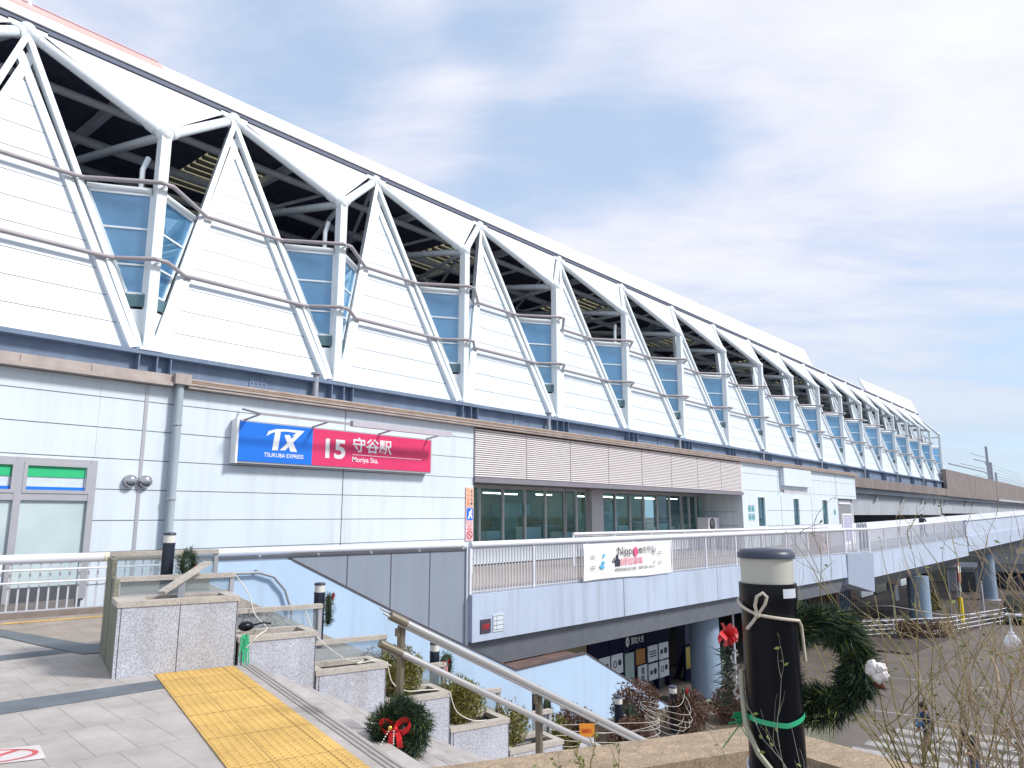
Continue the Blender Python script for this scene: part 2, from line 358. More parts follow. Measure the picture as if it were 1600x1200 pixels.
sheet('ramp_band', ccw([(4.9, 10.1), (4.9, 10.9), (4.28, 11.24), (3.93, 13.68), (3.75, 15.2), (3.45, 15.2), (3.71, 12.91), (3.84, 11.38), (3.95, 10.48)]), .009, tiled, 'slate grey band along the edge of the brown landing')
MB().obox((4.1, 14.2), (6.9, 13.7), 0, .17, .010, .014).struct('tactile_strip', yell, 'narrow yellow tactile strip by the left railing')
b = MB(); b.prism([st(.42, -7.5, .012), st(1.26, -7.5, .012), st(1.26, -.02, .012), st(.42, -.02, .012)], (0, 0, -.01))
for i in range(13):
    for j in range(118):
        s0 = .455 + i * .0625; t0 = -7.4 + j * .0625; h = .012 + .006
        b.add([st(s0 - .019, t0 - .019, .0122), st(s0 + .019, t0 - .019, .0122), st(s0 + .019, t0 + .019, .0122), st(s0 - .019, t0 + .019, .0122), st(s0 - .011, t0 - .011, h), st(s0 + .011, t0 - .011, h), st(s0 + .011, t0 + .011, h), st(s0 - .011, t0 + .011, h)], [(4, 5, 6, 7), (0, 1, 5, 4), (1, 2, 6, 5), (2, 3, 7, 6), (3, 0, 4, 7)])
b.struct('tactile_paving', yell, 'broad yellow tactile paving at the head of the stair')
# stair
b = MB()
for i in range(20):
    s0 = 1.5 + .315 * i; z = -.155 * (i + 1)
    b.hexa([st(s0, -5.9, z - .6), st(s0 + .335, -5.9, z - .6), st(s0 + .335, 2.1, z - .6), st(s0, 2.1, z - .6), st(s0, -5.9, z), st(s0 + .335, -5.9, z), st(s0 + .335, 2.1, z), st(s0, 2.1, z)])
    for k in range(2): b.add([st(s0 + .02 + k * .045, -5.9, z + .004 + .155 * 0), st(s0 + .045 + k * .045, -5.9, z + .004), st(s0 + .045 + k * .045, -.01, z + .004), st(s0 + .02 + k * .045, -.01, z + .004)], [(0, 1, 2, 3)], 1)
for i in range(15):
    s0 = 10.4 + .315 * i; z = -3.1 - .155 * (i + 1)
    b.hexa([st(s0, -5.9, z - .6), st(s0 + .335, -5.9, z - .6), st(s0 + .335, 2.1, z - .6), st(s0, 2.1, z - .6), st(s0, -5.9, z), st(s0 + .335, -5.9, z), st(s0 + .335, 2.1, z), st(s0, 2.1, z)])
b.hexa([st(7.8, -5.9, -3.7), st(10.41, -5.9, -3.7), st(10.41, 2.1, -3.7), st(7.8, 2.1, -3.7), st(7.8, -5.9, -3.1), st(10.41, -5.9, -3.1), st(10.41, 2.1, -3.1), st(7.8, 2.1, -3.1)])
for k in range(3): b.add([st(1.36 + k * .045, -5.9, .005), st(1.38 + k * .045, -5.9, .005), st(1.38 + k * .045, -.01, .005), st(1.36 + k * .045, -.01, .005)], [(0, 1, 2, 3)], 1)
b.struct('stairs', [stepm, nosm], 'wide stone stair going down from the plaza')
b = MB()
b.obox((30.92, 8.66), (31.6, 3.4), 0, .12, GZ, GZ + .006)
b.obox((37.5, 9.6), (37.85, 7.42), 0, .1, GZ, GZ + .006); b.obox((37.75, 6.3), (38.3, 3.0), 0, .12, GZ, GZ + .006)
b.struct('road_marking', roadw, 'thin white lines on the street'); 
b = MB()
for i in range(7):
    x = 23.3 + i * 1.02
    b.obox((x, 8.2 - i * .18), (x + .25, .8), 0, .56, GZ, GZ + .006)
b.struct('crosswalk', roadw, 'white zebra stripes on the street below')
b = MB().prism([(44, 10.2, GZ), (84, 6.5, GZ), (120, 9, GZ), (120, 40, GZ), (44, 40, GZ)], (0, 0, .1))
b.struct('pavement', pm('grey brown pavement', (.085, .072, .066), .9, .2, .5), 'raised pavement under the footbridge')

# ------------------------------------------------------------------ station building
stn = thing('station_building', 'long white railway station hall with zigzag glazed upper storey', 'station', (40, 24, GZ))
BAY = 5.81; YC = 19.0; ZB = 5.83; ZV = 11.8; YA = 21.0; ZA = 14.25
HB = BAY / 2
def col_x(k): return 7.95 + BAY * k
KS = list(range(-1, 18)); XE = col_x(17)
def wall_mesh(x0, x1, z0, z1, seams, vs=(), y=18., t=.35):
    b = MB(); b.box(x0, x1, y, y + t, z0, z1)
    for z in seams:
        if z0 < z < z1: b.box(x0, x1, y - .003, y + .01, z - .009, z + .009, 1)
    for x in vs: b.box(x - .012, x + .012, y - .004, y + .01, z0, z1, 1)
    return b
sz = [.22 + .7 * i for i in range(7)]
wall_mesh(-6, 6.62, 2.95, 4.83, sz).part('wall', [white, seamm], stn)
wall_mesh(6.625, 8.2, -5.4, 4.83, sz).part('wall', [white, seamm], stn)
wall_mesh(8.2, 19.12, -5.4, 4.83, sz, (13.5,)).part('wall', [white, seamm], stn)
MB().box(7.62, 7.7, 17.985, 18.02, 0, 4.8).part('wall_joint', alum, stn)
wall_mesh(42.2, 65, 2.98, 4.83, (3.2, 4.2), (47.9, 53.9, 59.8, 60.05)).part('wall', [white, seamm], stn)
b = MB()
for x0, x1 in ((42.2, 44.35), (45.75, 50.4), (51.75, 56.3), (57.75, 60.1)): b.box(x0, x1, 18.004, 18.35, -.2, 2.98)
for z in (1.05, 2.0): b.box(45.76, 56.3, 17.999, 18.02, z, z + .02, 1)
for x in (48.3, 54.1): b.box(x, x + .03, 17.998, 18.02, -.2, 2.96, 1)
for x0, x1 in ((44.35, 45.75), (50.4, 51.75), (56.3, 57.75)): b.box(x0, x1, 18.004, 18.35, -.2, .95)
b.part('wall', [white, seamm], stn)
MB().box(48.3, 53.55, 17.7, 17.99, 3.62, 4.77).part('fascia_panel', white, stn)
for x0, x1 in ((44.35, 45.75), (50.4, 51.75), (56.3, 57.75)):
    w = MB().box(x0, x1, 18.0, 18.1, 2.8, 2.98).box(x0, x1, 18.0, 18.1, .95, 1.05).box(x0, x0 + .14, 18.0, 18.1, 1.05, 2.8).box(x1 - .14, x1, 18.0, 18.1, 1.05, 2.8).part('slit_window', wsteel, stn)
    MB().box(x0 + .14, x1 - .14, 18.12, 18.15, 1.05, 2.8).part('pane', pane_dn, w)
    MB().box(x0, x1, 18.5, 18.55, .9, 3).part('blind', tealp, w)
b = MB().box(60.1, 65, 18.3, 18.5, -.2, 2.98); b.part('end_wall', concl, stn)
d = MB().box(60.4, 63.6, 18.1, 18.28, -.2, 2.85).part('shutter', pm('grey shutter', (.25, .25, .27), .5), stn)
MB().box(60.5, 63.5, 18.05, 18.1, 2.55, 2.7).part('shutter_light', fencew, d)
# faint raised band with lettering over the slit windows
text('Moriya Sta.', (48.2, 17.99, 3.05), (1, 0, 0), (0, 0, 1), 5.6, .45, pm('faint lettering', (.66, .62, .62), .5), stn, thick=.006)
# louvre over the recessed office
b = MB(); n = 22
for i in range(n):
    z = 3.09 + (4.80 - 3.09) * i / n; h = (4.80 - 3.09) / n
    b.hexa([(19.14, 17.93, z), (42.2, 17.93, z), (42.2, 18.1, z + .01), (19.14, 18.1, z + .01), (19.14, 17.93, z + h * .62), (42.2, 17.93, z + h * .62), (42.2, 18.1, z + h), (19.14, 18.1, z + h)])
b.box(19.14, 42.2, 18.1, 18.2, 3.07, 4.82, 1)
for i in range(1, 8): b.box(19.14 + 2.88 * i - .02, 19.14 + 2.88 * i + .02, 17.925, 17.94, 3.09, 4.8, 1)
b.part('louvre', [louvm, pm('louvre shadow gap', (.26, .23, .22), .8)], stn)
MB().box(19.12, 42.2, 17.9, 18.3, 2.88, 3.065).part('louvre_beam', pm('grey purple beam', (.22, .21, .24), .5), stn)
MB().box(19.12, 42.25, 18.3, 20.9, 2.95, 3.06).part('soffit', darkgrey, stn)
MB().box(18.8, 19.12, 18.35, 20.5, -.2, 2.95).part('return_wall', white, stn)
b = MB().box(42.2, 42.55, 18.35, 20.8, -.2, 2.95); b.box(42.19, 42.2, 18.35, 20.8, 1.9, 1.92, 1); b.box(42.19, 42.2, 18.35, 20.8, 1.1, 1.12, 1); b.part('return_wall', [white, seamm], stn)
MB().box(29.75, 30.75, 20.2, 20.6, -.2, 2.95).part('pillar', alum, stn)
MB().box(19.12, 42.2, 20.45, 20.62, -.2, .62).part('sill_wall', white, stn)
def office_window(x0, x1, nm):
    f = MB(); k = nm
    f.box(x0, x1, 20.44, 20.56, 2.8, 2.95); f.box(x0, x1, 20.44, 20.56, .62, .7)
    for i in range(k + 1):
        x = x0 + (x1 - x0) * i / k
        f.box(x - .05, x + .05, 20.42, 20.56, .7, 2.8)
    o = f.part('office_window', alum, stn)
    MB().box(x0 + .05, x1 - .05, 20.5, 20.515, .7, 2.8).part('pane', pane_dn, o)
office_window(19.2, 27.9, 6); office_window(27.95, 29.7, 2); office_window(30.8, 39.3, 6); office_window(39.35, 42.1, 3)
rb = MB().box(19.2, 42.1, 24.5, 24.7, -.2, 3.1).box(19.2, 42.1, 20.7, 24.5, -.3, -.15).box(19.2, 42.1, 20.9, 24.5, 3.08, 3.2)
for i in range(7): rb.box(21 + i * 3.1, 22.1 + i * 3.1, 23.6, 24.4, -.15, 1.3 + .5 * (i % 3), 1)
for i in range(9): rb.box(20.4 + i * 2.5, 21.5 + i * 2.5, 20.75, 21.3, .62, .95 + .12 * (i % 3), 2)
rb.part('office_room', [roomm, pm('office furniture', (.22, .36, .38), .7, .3), posterm], stn)
for i_, x in enumerate((20.0, 21.9, 23.9, 25.6, 27.6, 31.5, 33.0, 34.9, 36.6, 38.5, 40.3)): MB().box(x, x + 1.1, 21.8 + .5 * (i_ % 2), 21.92 + .5 * (i_ % 2), 2.66, 2.71).part('tube_lamp', lit, stn)
for x0, z0, w, h in ((24.7, 1.75, .75, .45), (31.1, .8, 1.5, 1.1), (36.5, .8, 1.4, .5), (40.2, .7, .8, .4)): MB().box(x0, x0 + w, 20.53, 20.54, z0, z0 + h).part('window_paper', pm('pale blue paper', (.40, .52, .55), .6), stn)
# shop window left
f = MB()
for x0 in (-6, -4.45, -3.0, -1.5, 0, 1.55, 2.25, 3.72, 5.18, 6.62):
    f.box(x0 - .07, x0 + .07, 17.95, 18.15, -.05, 2.95)
f.box(-6, 6.6, 17.96, 18.14, 2.86, 2.95); f.box(-6, 6.6, 17.96, 18.14, 2.05, 2.2); f.box(-6, 6.6, 17.96, 18.2, -.05, .25, 1)
for x0, x1 in ((2.32, 3.65), (3.79, 5.11), (5.25, 6.55)):
    f.box(x0, x1, 17.94, 18.0, 2.78, 2.86); f.box(x0, x1, 17.94, 18.0, 2.2, 2.27); f.box(x0, x0 + .07, 17.94, 18.0, 2.27, 2.78); f.box(x1 - .07, x1, 17.94, 18.0, 2.27, 2.78)
o = f.part('shop_window', [alum, darkgrey], stn)
for x0, x1 in ((-5.9, 2.18), (2.32, 3.65), (3.79, 5.11), (5.25, 6.55)):
    MB().box(x0, x1, 18.03, 18.05, .25, 2.05).part('pane', pane_lt, o)
    MB().box(x0 + .07, x1 - .07, 18.02, 18.04, 2.27, 2.78).part('pane', pm('pale film', (.62, .70, .78), .3), o)
    MB().box(x0 + .075, x1 - .075, 18.0, 18.018, 2.55, 2.775).part('green_stripe', greenp, o)
    MB().box(x0 + .075, x1 - .075, 18.0, 18.018, 2.275, 2.34).part('blue_stripe', bluep, o)
MB().box(-6, 6.6, 18.9, 19, -.1, 2.9).part('shop_blind', pm('cyan shop interior', (.60, .80, .84), .8), stn)
for x in (7.42, 7.76):
    o = MB().lathe((x, 18, 2.52), [(.155, 0), (.155, .06)], 18, axis=(0, -1, 0)).part('wall_light', alum, stn)
    MB().ball((x, 17.9, 2.52), .15, 10, sq=(1, .75, 1)).part('dome', pm('chrome dome', (.55, .55, .57), .15, metal=.9), o)
# gutter and downpipe
b = MB(); b.box(-8, 8.15, 17.72, 18.2, 4.84, 4.93); b.box(-8, 8.15, 17.78, 18.2, 4.93, 5.12)
for x in (-4, -1.5, 1, 3.4, 4.9, 6.3): b.box(x, x + .08, 17.765, 17.78, 4.93, 5.1)
b.part('gutter', gutm, stn)
b = MB(); b.box(8.55, 65.2, 17.75, 18.2, 4.84, 4.9)
for i in range(3): b.box(8.55, 65.2, 17.72 + .06 * i, 18.2, 4.91 + .07 * i, 4.96 + .07 * i, 0 if i != 1 else 1)
b.part('gutter', [gutm, pm('rusty gutter edge', (.30, .21, .15), .7, .2, 4, streak=.4)], stn)
o = MB().tube([(8.36, 17.84, -.2), (8.36, 17.84, 4.9)], .105, 12).part('downpipe', pm('grey blue downpipe', (.38, .45, .50), .4, .06, 1, streak=.4), stn)
MB().box(8.16, 8.56, 17.66, 18.1, 4.9, 5.16).part('rain_hopper', gutm, o)
b = MB()
for z in (.7, 2.1, 3.9): b.tube([(8.36, 17.84, z), (8.36, 17.84, z + .05)], .125, 12)
b.part('pipe_bracket', alum, o)
MB().box(-8, 65, 18.25, 20, 4.83, 5.0).part('lower_roof', concl, stn)
# girder
x0, x1 = -8, XE + 1.5
b = MB().box(x0, x1, 18.98, 19.1, 4.9, 5.72); b.box(x0, x1, 18.72, 19.3, 5.72, 5.83); b.box(x0, x1, 18.8, 19.3, 4.9, 4.99)
for k in KS:
    for q in (-.25, .2, .55): b.box(col_x(k) + q, col_x(k) + q + .03, 18.75, 18.98, 4.99, 5.72)
b.part('girder', girdm, stn)
for k in range(0, 17, 2):
    x = col_x(k) + BAY * .86
    MB().tube([(x, 18.8, 4.9), (x, 18.8, 5.95)], .09, 10).tube([(x, 18.8, 5.95), (x, 18.8, 6.0)], .16, 10).part('vent_pipe', polem, stn)
for k in range(0, 17, 2):
    b = MB(); x = col_x(k) + BAY * .5
    b.box(x, x + .55, 18.955, 18.98, 5.02, 5.7)
    for i in range(4):
        for j in range(4): b.ball((x + .08 + .13 * i, 18.95, 5.1 + .17 * j), .03, 4)
    b.part('splice_plate', girdm, stn)
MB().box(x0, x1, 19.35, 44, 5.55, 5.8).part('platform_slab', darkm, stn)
def fr(z): return (z - ZB) / (ZA - ZB)
def edge(k, sd, z):            # panel edge point near column k on side sd at height z
    f = fr(z); return V((col_x(k) + sd * HB * f, YC + (YA - YC) * f, z))
Z1, Z2 = 10.3, 8.21
for k in KS:
    X = col_x(k)
    c = MB().box(X - .13, X + .13, YC - .16, YC + .12, ZB, ZV); c.ball((X, YC, ZV), .22, 8)
    for z in (5.86,): c.box(X - .27, X + .27, YC - .3, YC + .2, z - .03, z + .05)
    c.part('column', wsteel, stn)
    if k % 3 == 1 or k == 0:
        MB().tube([(X - .34, YC + .35, 7), (X - .34, YC + .35, ZV - 1.0), (X - .2, YC + .4, ZV - .6)], .07, 8).part('drain_pipe', wsteel, stn)
    for sd in (-1, 1):
        # windows between column and panel edge
        p = lambda z, u: V((X, YC, z)) * (1 - u) + edge(k, sd, z) * u
        def wp(z, end):
            w = (edge(k, sd, z) - V((X, YC, z))).length
            return p(z, .17 / w) if end == 0 else p(z, 1 - .08 / w)
        za, zt = 7.35, 10.05
        nrm = V((sd * (YA - YC), -HB, 0)).normalized() * .06
        if k < 17 or sd < 0:
            fm = MB(); q = [wp(za, 0), wp(zt, 0), wp(zt, 1), wp(za, 1)]
            for i in range(4): fm.beam(q[i], q[(i + 1) % 4], .07, .07, up=nrm)
            for z in (9.1, 8.12): fm.beam(wp(z, 0), wp(z, 1), .05, .06, up=nrm)
            fo = fm.part('window_frame', wsteel, stn)
            MB().add(q, [(0, 1, 2, 3)]).part('pane', pane_up, fo)
            MB().tube([p(zt + .12, .1), p(zt + .12, .95)], .085, 8).part('transom', wsteel, stn)
            MB().prism([p(ZB + .1, 0), p(za - .42, 0), p(za - .42, 1), p(ZB + .1, 1)], nrm).part('gusset', wsteel, stn); MB().prism([p(za - .35, 0) , p(za - .03, 0), p(za - .03, 1), p(za - .35, 1)], nrm).part('apron', pm('teal apron', (.10, .19, .22), .4), stn)
        # edge beams of the triangular panels
        if k < 17 or sd < 0:
            e0 = edge(k, sd, ZB + .05) + V((sd * .12, -.03, 0)); e1 = edge(k, sd, ZA - .15)
            MB().beam(e0 + V((sd * .03, 0, 0)), e1 + V((sd * .06, -.06, 0)), .15, .2, up=(0, -1, .24)).beam(e0 + V((sd * .19, .0, 0)), e1 + V((sd * .19, -.03, -.55)), .22, .17, up=(0, -1, .24)).part('edge_beam', wsteel, stn)
for k in range(-2, 17):
    Xa, Xb = col_x(k), col_x(k + 1); Xm = (Xa + Xb) / 2
    b = MB(); g = .27
    def ps(x, z, off=0): return (x, YC + .06 + (YA - YC) * fr(z) + off, z)
    tri = [ps(Xa + g, ZB + .02), ps(Xb - g, ZB + .02), ps(Xm, ZA - .75)]
    b.prism(tri, (0, .1, 0))
    for i in range(1, 11):
        z = ZB + .69 * i; f = fr(z) * 1.10; xl = Xa + g + (HB - g) * f; xr = Xb - g - (HB - g) * f
        if xr - xl > .25: b.add([ps(xl, z - .008, -.004), ps(xr, z - .008, -.004), ps(xr, z + .008, -.004), ps(xl, z + .008, -.004)], [(0, 1, 2, 3)], 1)
    b.part('cladding_panel', [white, seamm], stn)
    # apex node + roof tubes + roof triangle
for k in range(-2, 17):
    Xm = col_x(k) + HB
    MB().ball((Xm, YA, ZA), .25, 10).box(Xm - .45, Xm + .45, YA - .12, YA + .1, ZA - .02, ZA + .16).part('node', wsteel, stn)
for k in KS[:-1] + [17]:
    X = col_x(k); v = V((X, YC, ZV)); a = V((X - HB, YA, ZA)); c = V((X + HB, YA, ZA))
    b = MB().tube([v, a], .14, 10)
    if k < 17: b.tube([v, c], .14, 10)
    for e in (a, c) if k < 17 else (a,):
        d = (e - v); b.tube([v + d * .06, v + d * .12], .17, 10); b.tube([v + d * .9, v + d * .95], .17, 10)
    b.part('roof_tube', wsteel, stn)
    if k < 17:
        up = V((0, -.12, .22)); g1 = v + V((0, .16, .16)); ga = a + V((.22, -.02, .12)); gc = c + V((-.22, -.02, .12))
        MB().prism([g1 + up * .1, gc + up * .1, ga + up * .1], (0, .05, .05)).part('roof_triangle', roofw, stn)
        tb = MB(); nd = V((X - HB * .2, 26, 12.9)); n2 = V((X + HB, 25.5, 12.55))
        for q, r in ((v, .13), (n2, .1), (V((X + HB, YA, ZA)), .07), (V((X - HB, YA, ZA)), .07), (V((X - HB, 25.5, 12.55)), .1), (V((X, 31, 12.6)), .1), (V((X + 1.5, 30, 10.2)), .05), (V((X + .5, 30, 10.2)), .05), (V((X, 28, 14.25)), .07), (V((X - 3, 29, 14.25)), .07)):
            tb.tube([nd, q], r, 6)
        tb.tube([n2, v], .08, 6); tb.tube([n2, V((X + HB, 34, 13.2))], .1, 6)
        tb.part('roof_truss', strutm, stn)
# safety rails
for z, nm in ((Z1, 'upper'), (Z2, 'lower')):
    for k in KS:
        if k == 17: continue
        pts = []
        o1 = V((0, -.16, 0))
        nk = k + 1
        pts = [edge(k, -1, z) + V((.0, -.2, 0)), V((col_x(k) - .12, YC - .33, z)), V((col_x(k) + .2, YC - .33, z)), edge(k, 1, z) + V((.22, -.16, 0)), edge(nk, -1, z) + V((-.22, -.16, 0)), edge(nk, -1, z) + V((0, -.2, 0))]
        MB().tube(pts, .062, 8).part('guard_rail', railm, stn)
        for q in (edge(k, 1, z) + V((.15, 0, 0)), edge(nk, -1, z) + V((-.15, 0, 0)), V((col_x(k), YC - .15, z))): MB().beam(q + V((0, 0, -.05)), q + V((0, -.2, -.05)), .06, .05).part('rail_bracket', wsteel, stn)
# eave, fascia and roof
MB().box(-10, XE - 1, YA - .12, YA + .3, ZA + .12, ZA + .26).part('eave_gutter', pm('slate blue eave', (.10, .12, .18), .6), stn)
def fasc(x0, x1, h0, h1, yt, m, y0=20.83, z0=14.53):
    return MB().hexa([(x0, y0, z0), (x1, y0, z0), (x1, y0 + .12, z0), (x0, y0 + .12, z0), (x0, yt, h0), (x1, yt, h1), (x1, yt + .1, h1), (x0, yt + .1, h0)])
fasc(-10, 20, 15.28, 15.38, 21.5, 0).part('roof_fascia', roofw, stn)
fasc(20, 65.5, 15.38, 16.2, 21.5, 0).part('roof_fascia', roofw, stn)
fasc(65.5, 80, 14.68, 14.68, 21.0, 0).part('roof_fascia', roofw, stn)
fasc(82, XE - 1.5, 15.9, 16.25, 21.5, 0).part('roof_fascia', roofw, stn)
MB().hexa([(-10, 21.20, 15.0), (8.7, 21.24, 15.06), (8.7, 21.3, 15.06), (-10, 21.3, 15.0), (-10, 21.47, 15.3), (8.7, 21.47, 15.345), (8.7, 21.55, 15.345), (-10, 21.55, 15.3)]).part('roof_edge_strip', pinkm, stn)
MB().tube([(-10, 21.5, 15.36), (8.6, 21.5, 15.40)], .025, 6).part('snow_rail', pm('lilac rail', (.6, .45, .5), .5), stn)
for i in range(4):
    x = 4.35 + i * .27; MB().tube([(x, 21.55, 15.2), (x, 21.55, 16.6)], .045, 6).lathe((x, 21.55, 15.25), [(.12, 0), (.05, .25)], 8).part('roof_finial', wsteel, stn)
b = MB().box(-10, XE - 1, 21.15, 23.2, 14.3, 14.52).box(-10, XE - 1, 27.2, 44, 14.3, 14.52); x = -10; j = 0
for i in range(-1, 9):
    c = 12.7 + 11.62 * i
    b.box(x, c - 1.25, 23.2, 27.2, 14.3, 14.52); x = c + 1.25
b.box(x, XE - 1, 23.2, 27.2, 14.3, 14.52)
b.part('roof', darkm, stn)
for y, z, q in ((22.4, 13.75, .13), (24.6, 13.55, .16), (27.3, 13.8, .14), (30.2, 13.7, .16), (33.5, 13.8, .16)): MB().tube([(-10, y, z), (XE - 3, y, z)], q, 8).part('purlin', strutm, stn)
for i in range(-1, 18): MB().box(col_x(i) - .1, col_x(i) + .1, 21.2, 40, 13.95, 14.25).part('rafter', strutm, stn)
for i in range(-1, 9):
    c = 12.7 + 11.62 * i; b = MB().box(c - 1.25, c + 1.25, 23.2, 27.2, 14.34, 14.36)
    for j in range(9): b.box(c - 1.25, c + 1.25, 23.2 + j * .44, 23.28 + j * .44, 14.2, 14.33, 1)
    b.part('skylight', [skym, darkgrey], stn)
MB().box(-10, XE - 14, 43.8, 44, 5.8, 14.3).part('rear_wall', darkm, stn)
# end of the roof: bare frame sloping down
b = MB(); xe = XE
for i in range(4):
    y = 21 + i * 5; b.tube([(xe - 2.9, y, ZA), (xe + .3, y, ZV - .3), (xe + .6, y, 5.9)], .14, 8)
b.tube([(xe + .3, 19, ZV - .3), (xe + .3, 40, ZV - .3)], .1, 8); b.tube([(xe - 2.9, 21, ZA), (xe - 2.9, 40, ZA)], .1, 8)
b.part('end_frame', wsteel, stn)
MB().box(XE + .35, XE + 1.6, 18.9, 19.1, 5.83, 7.9).part('end_panel', white, stn)

# station sign
sg = thing('station_sign', 'wide blue and pink station name sign on the white wall under a lamp hood', 'sign', (13.3, 17.7, 3.1))
MB().box(9.88, 16.8, 17.72, 17.99, 3.07, 4.19).part('sign_box', alum, sg)
MB().box(9.93, 12.18, 17.70, 17.719, 3.12, 4.15).part('blue_panel', bluep, sg)
MB().box(12.18, 16.75, 17.70, 17.719, 3.12, 4.15).part('pink_panel', pinkp, sg)
MB().box(9.86, 9.92, 17.69, 17.98, 3.06, 4.2).part('sign_edge', whitep, sg)
SX, SZ = (1, 0, 0), (0, 0, 1); ys = 17.699
def poly(pts, y=17.699): return MB().prism([(x, y, z) for x, z in pts], (0, -.006, 0))
def logo(pts): return [(10.72 + u * 1.18, 3.45 + w * .60) for u, w in pts]
lg = MB()
lg.prism([(x, ys, z) for x, z in logo([(0, .62), (.05, .84), (.25, .97), (.5, 1.0), (1, 1.0), (.85, .84), (.66, .70), (.78, .88), (.5, .90), (.3, .86), (.14, .78)])], (0, -.006, 0))
lg.prism([(x, ys, z) for x, z in logo([(.22, .82), (.36, .87), (.31, .02), (.16, 0)])], (0, -.007, 0))
lg.prism([(x, ys, z) for x, z in logo([(.46, .73), (.60, .75), (.82, .0), (.64, .0)])], (0, -.0075, 0))
lg.prism([(x, ys, z) for x, z in logo([(.36, .02), (.50, .04), (.98, .97), (.80, .86)])], (0, -.008, 0))
lg.part('emblem', whitep, sg)
text('TSUKUBA EXPRESS', (10.68, ys, 3.27), SX, SZ, 1.22, .11, whitep, sg)
text('15', (12.62, ys, 3.34), SX, SZ, .70, .56, whitep, sg, bold=.03)
text('守谷駅', (13.58, ys, 3.57), SX, SZ, 1.5, .45, whitep, sg, bold=.02)
text('Moriya Sta.', (13.58, ys, 3.24), SX, SZ, .98, .2, whitep, sg)
poly([(13.58, 3.49), (16.35, 3.49), (16.35, 3.505), (13.58, 3.505)]).part('rule', whitep, sg)
h = MB().box(10.1, 13.0, 17.02, 17.06, 4.27, 4.33).box(13.0, 17.0, 16.96, 17.12, 4.24, 4.40, 1).part('lamp_hood', [railm, pm('lilac lamp tube', (.52, .49, .54), .4)], sg)
for x in (10.1, 12.2, 14.6, 16.6): MB().beam((x, 17.8, 4.19), (x, 17.05, 4.28), .04, .04).part('bracket', railm, sg)
MB().beam((10.1, 17.9, 4.5), (10.1, 17.05, 4.3), .03, .05).beam((10.1, 17.05, 4.25), (10.1, 17.05, 4.55), .04, .04).part('bracket', railm, sg)

# three stacked notices at the wall end
def notice(name, x0, x1, z0, z1, m, label):
    t = thing(name, label, 'notice sign', ((x0 + x1) / 2, 17.97, z0)); MB().box(x0, x1, 17.96, 17.995, z0, z1).part('board', m, t); return t
n1 = notice('notice_sign', 18.72, 19.10, 2.02, 2.68, peach, 'peach notice with orange vertical lettering, topmost of the stack at the wall end')
for i, ch in enumerate('小心注意'): text(ch, (18.76, 17.959, 2.52 - i * .15), SX, SZ, .13, .12, orangep, n1)
for i, ch in enumerate('足元注意'): text(ch, (18.94, 17.959, 2.50 - i * .14), SX, SZ, .11, .10, inkm, n1)
n2 = notice('notice_sign', 18.72, 19.10, 1.50, 2.0, lpink, 'notice with a white figure tripping on a blue square, middle of the stack')
MB().box(18.76, 19.06, 17.95, 17.96, 1.56, 1.97).part('blue_square', bluep, n2)
MB().ball((18.98, 17.95, 1.9), .035, 6, sq=(1, .2, 1)).prism([(18.80, 17.949, 1.60), (18.86, 17.949, 1.60), (18.93, 17.949, 1.72), (18.99, 17.949, 1.60), (19.03, 17.949, 1.62), (18.98, 17.949, 1.76), (19.0, 17.949, 1.86), (18.94, 17.949, 1.88), (18.86, 17.949, 1.84), (18.87, 17.949, 1.76)], (0, -.004, 0)).part('figure', whitep, n2)
n3 = notice('notice_sign', 18.72, 19.10, .86, 1.48, lpink, 'pale pink notice with a red prohibition ring, lowest of the stack')
text('ここでは', (18.77, 17.959, 1.39), SX, SZ, .26, .05, red, n3); text('禁止', (18.82, 17.959, 1.31), SX, SZ, .16, .05, red, n3); text('駐輪禁止', (18.77, 17.959, 1.23), SX, SZ, .26, .05, red, n3)
MB().tube([(18.91 + .13 * math.cos(a * .3142), 17.953, 1.06 + .13 * math.sin(a * .3142)) for a in range(20)], .014, 6, closed=True).beam((18.82, 17.953, 1.15), (19.0, 17.953, .97), .02, .02).part('red_ring', red, n3)

# restroom pictograms
def picto(x, z, label):
    t = thing('pictogram_sign', label, 'pictogram', (x, 18, z))
    b = MB()
    for p in ((0, .36, 0, .03), (0, .36, .35, .38), (0, .03, .03, .35), (.33, .36, .03, .35)): b.box(x + p[0], x + p[1], 17.985, 18.0, z + p[2], z + p[3])
    b.part('border', tealp, t); MB().box(x + .09, x + .27, 17.987, 18.0, z + .07, z + .25).ball((x + .18, 17.99, z + .29), .05, 5, sq=(1, .2, 1)).part('figure', tealp, t)
picto(43.0, 1.92, 'small teal pictogram square, upper left of four beside the first slit window')
picto(43.5, 1.92, 'small teal pictogram square, upper right of four beside the first slit window')
picto(43.0, 1.42, 'small teal pictogram square, lower left of four beside the first slit window')
picto(43.5, 1.42, 'small teal pictogram square, lower right of four beside the first slit window')
picto(59.0, 1.75, 'lone small teal pictogram right of the last slit window')

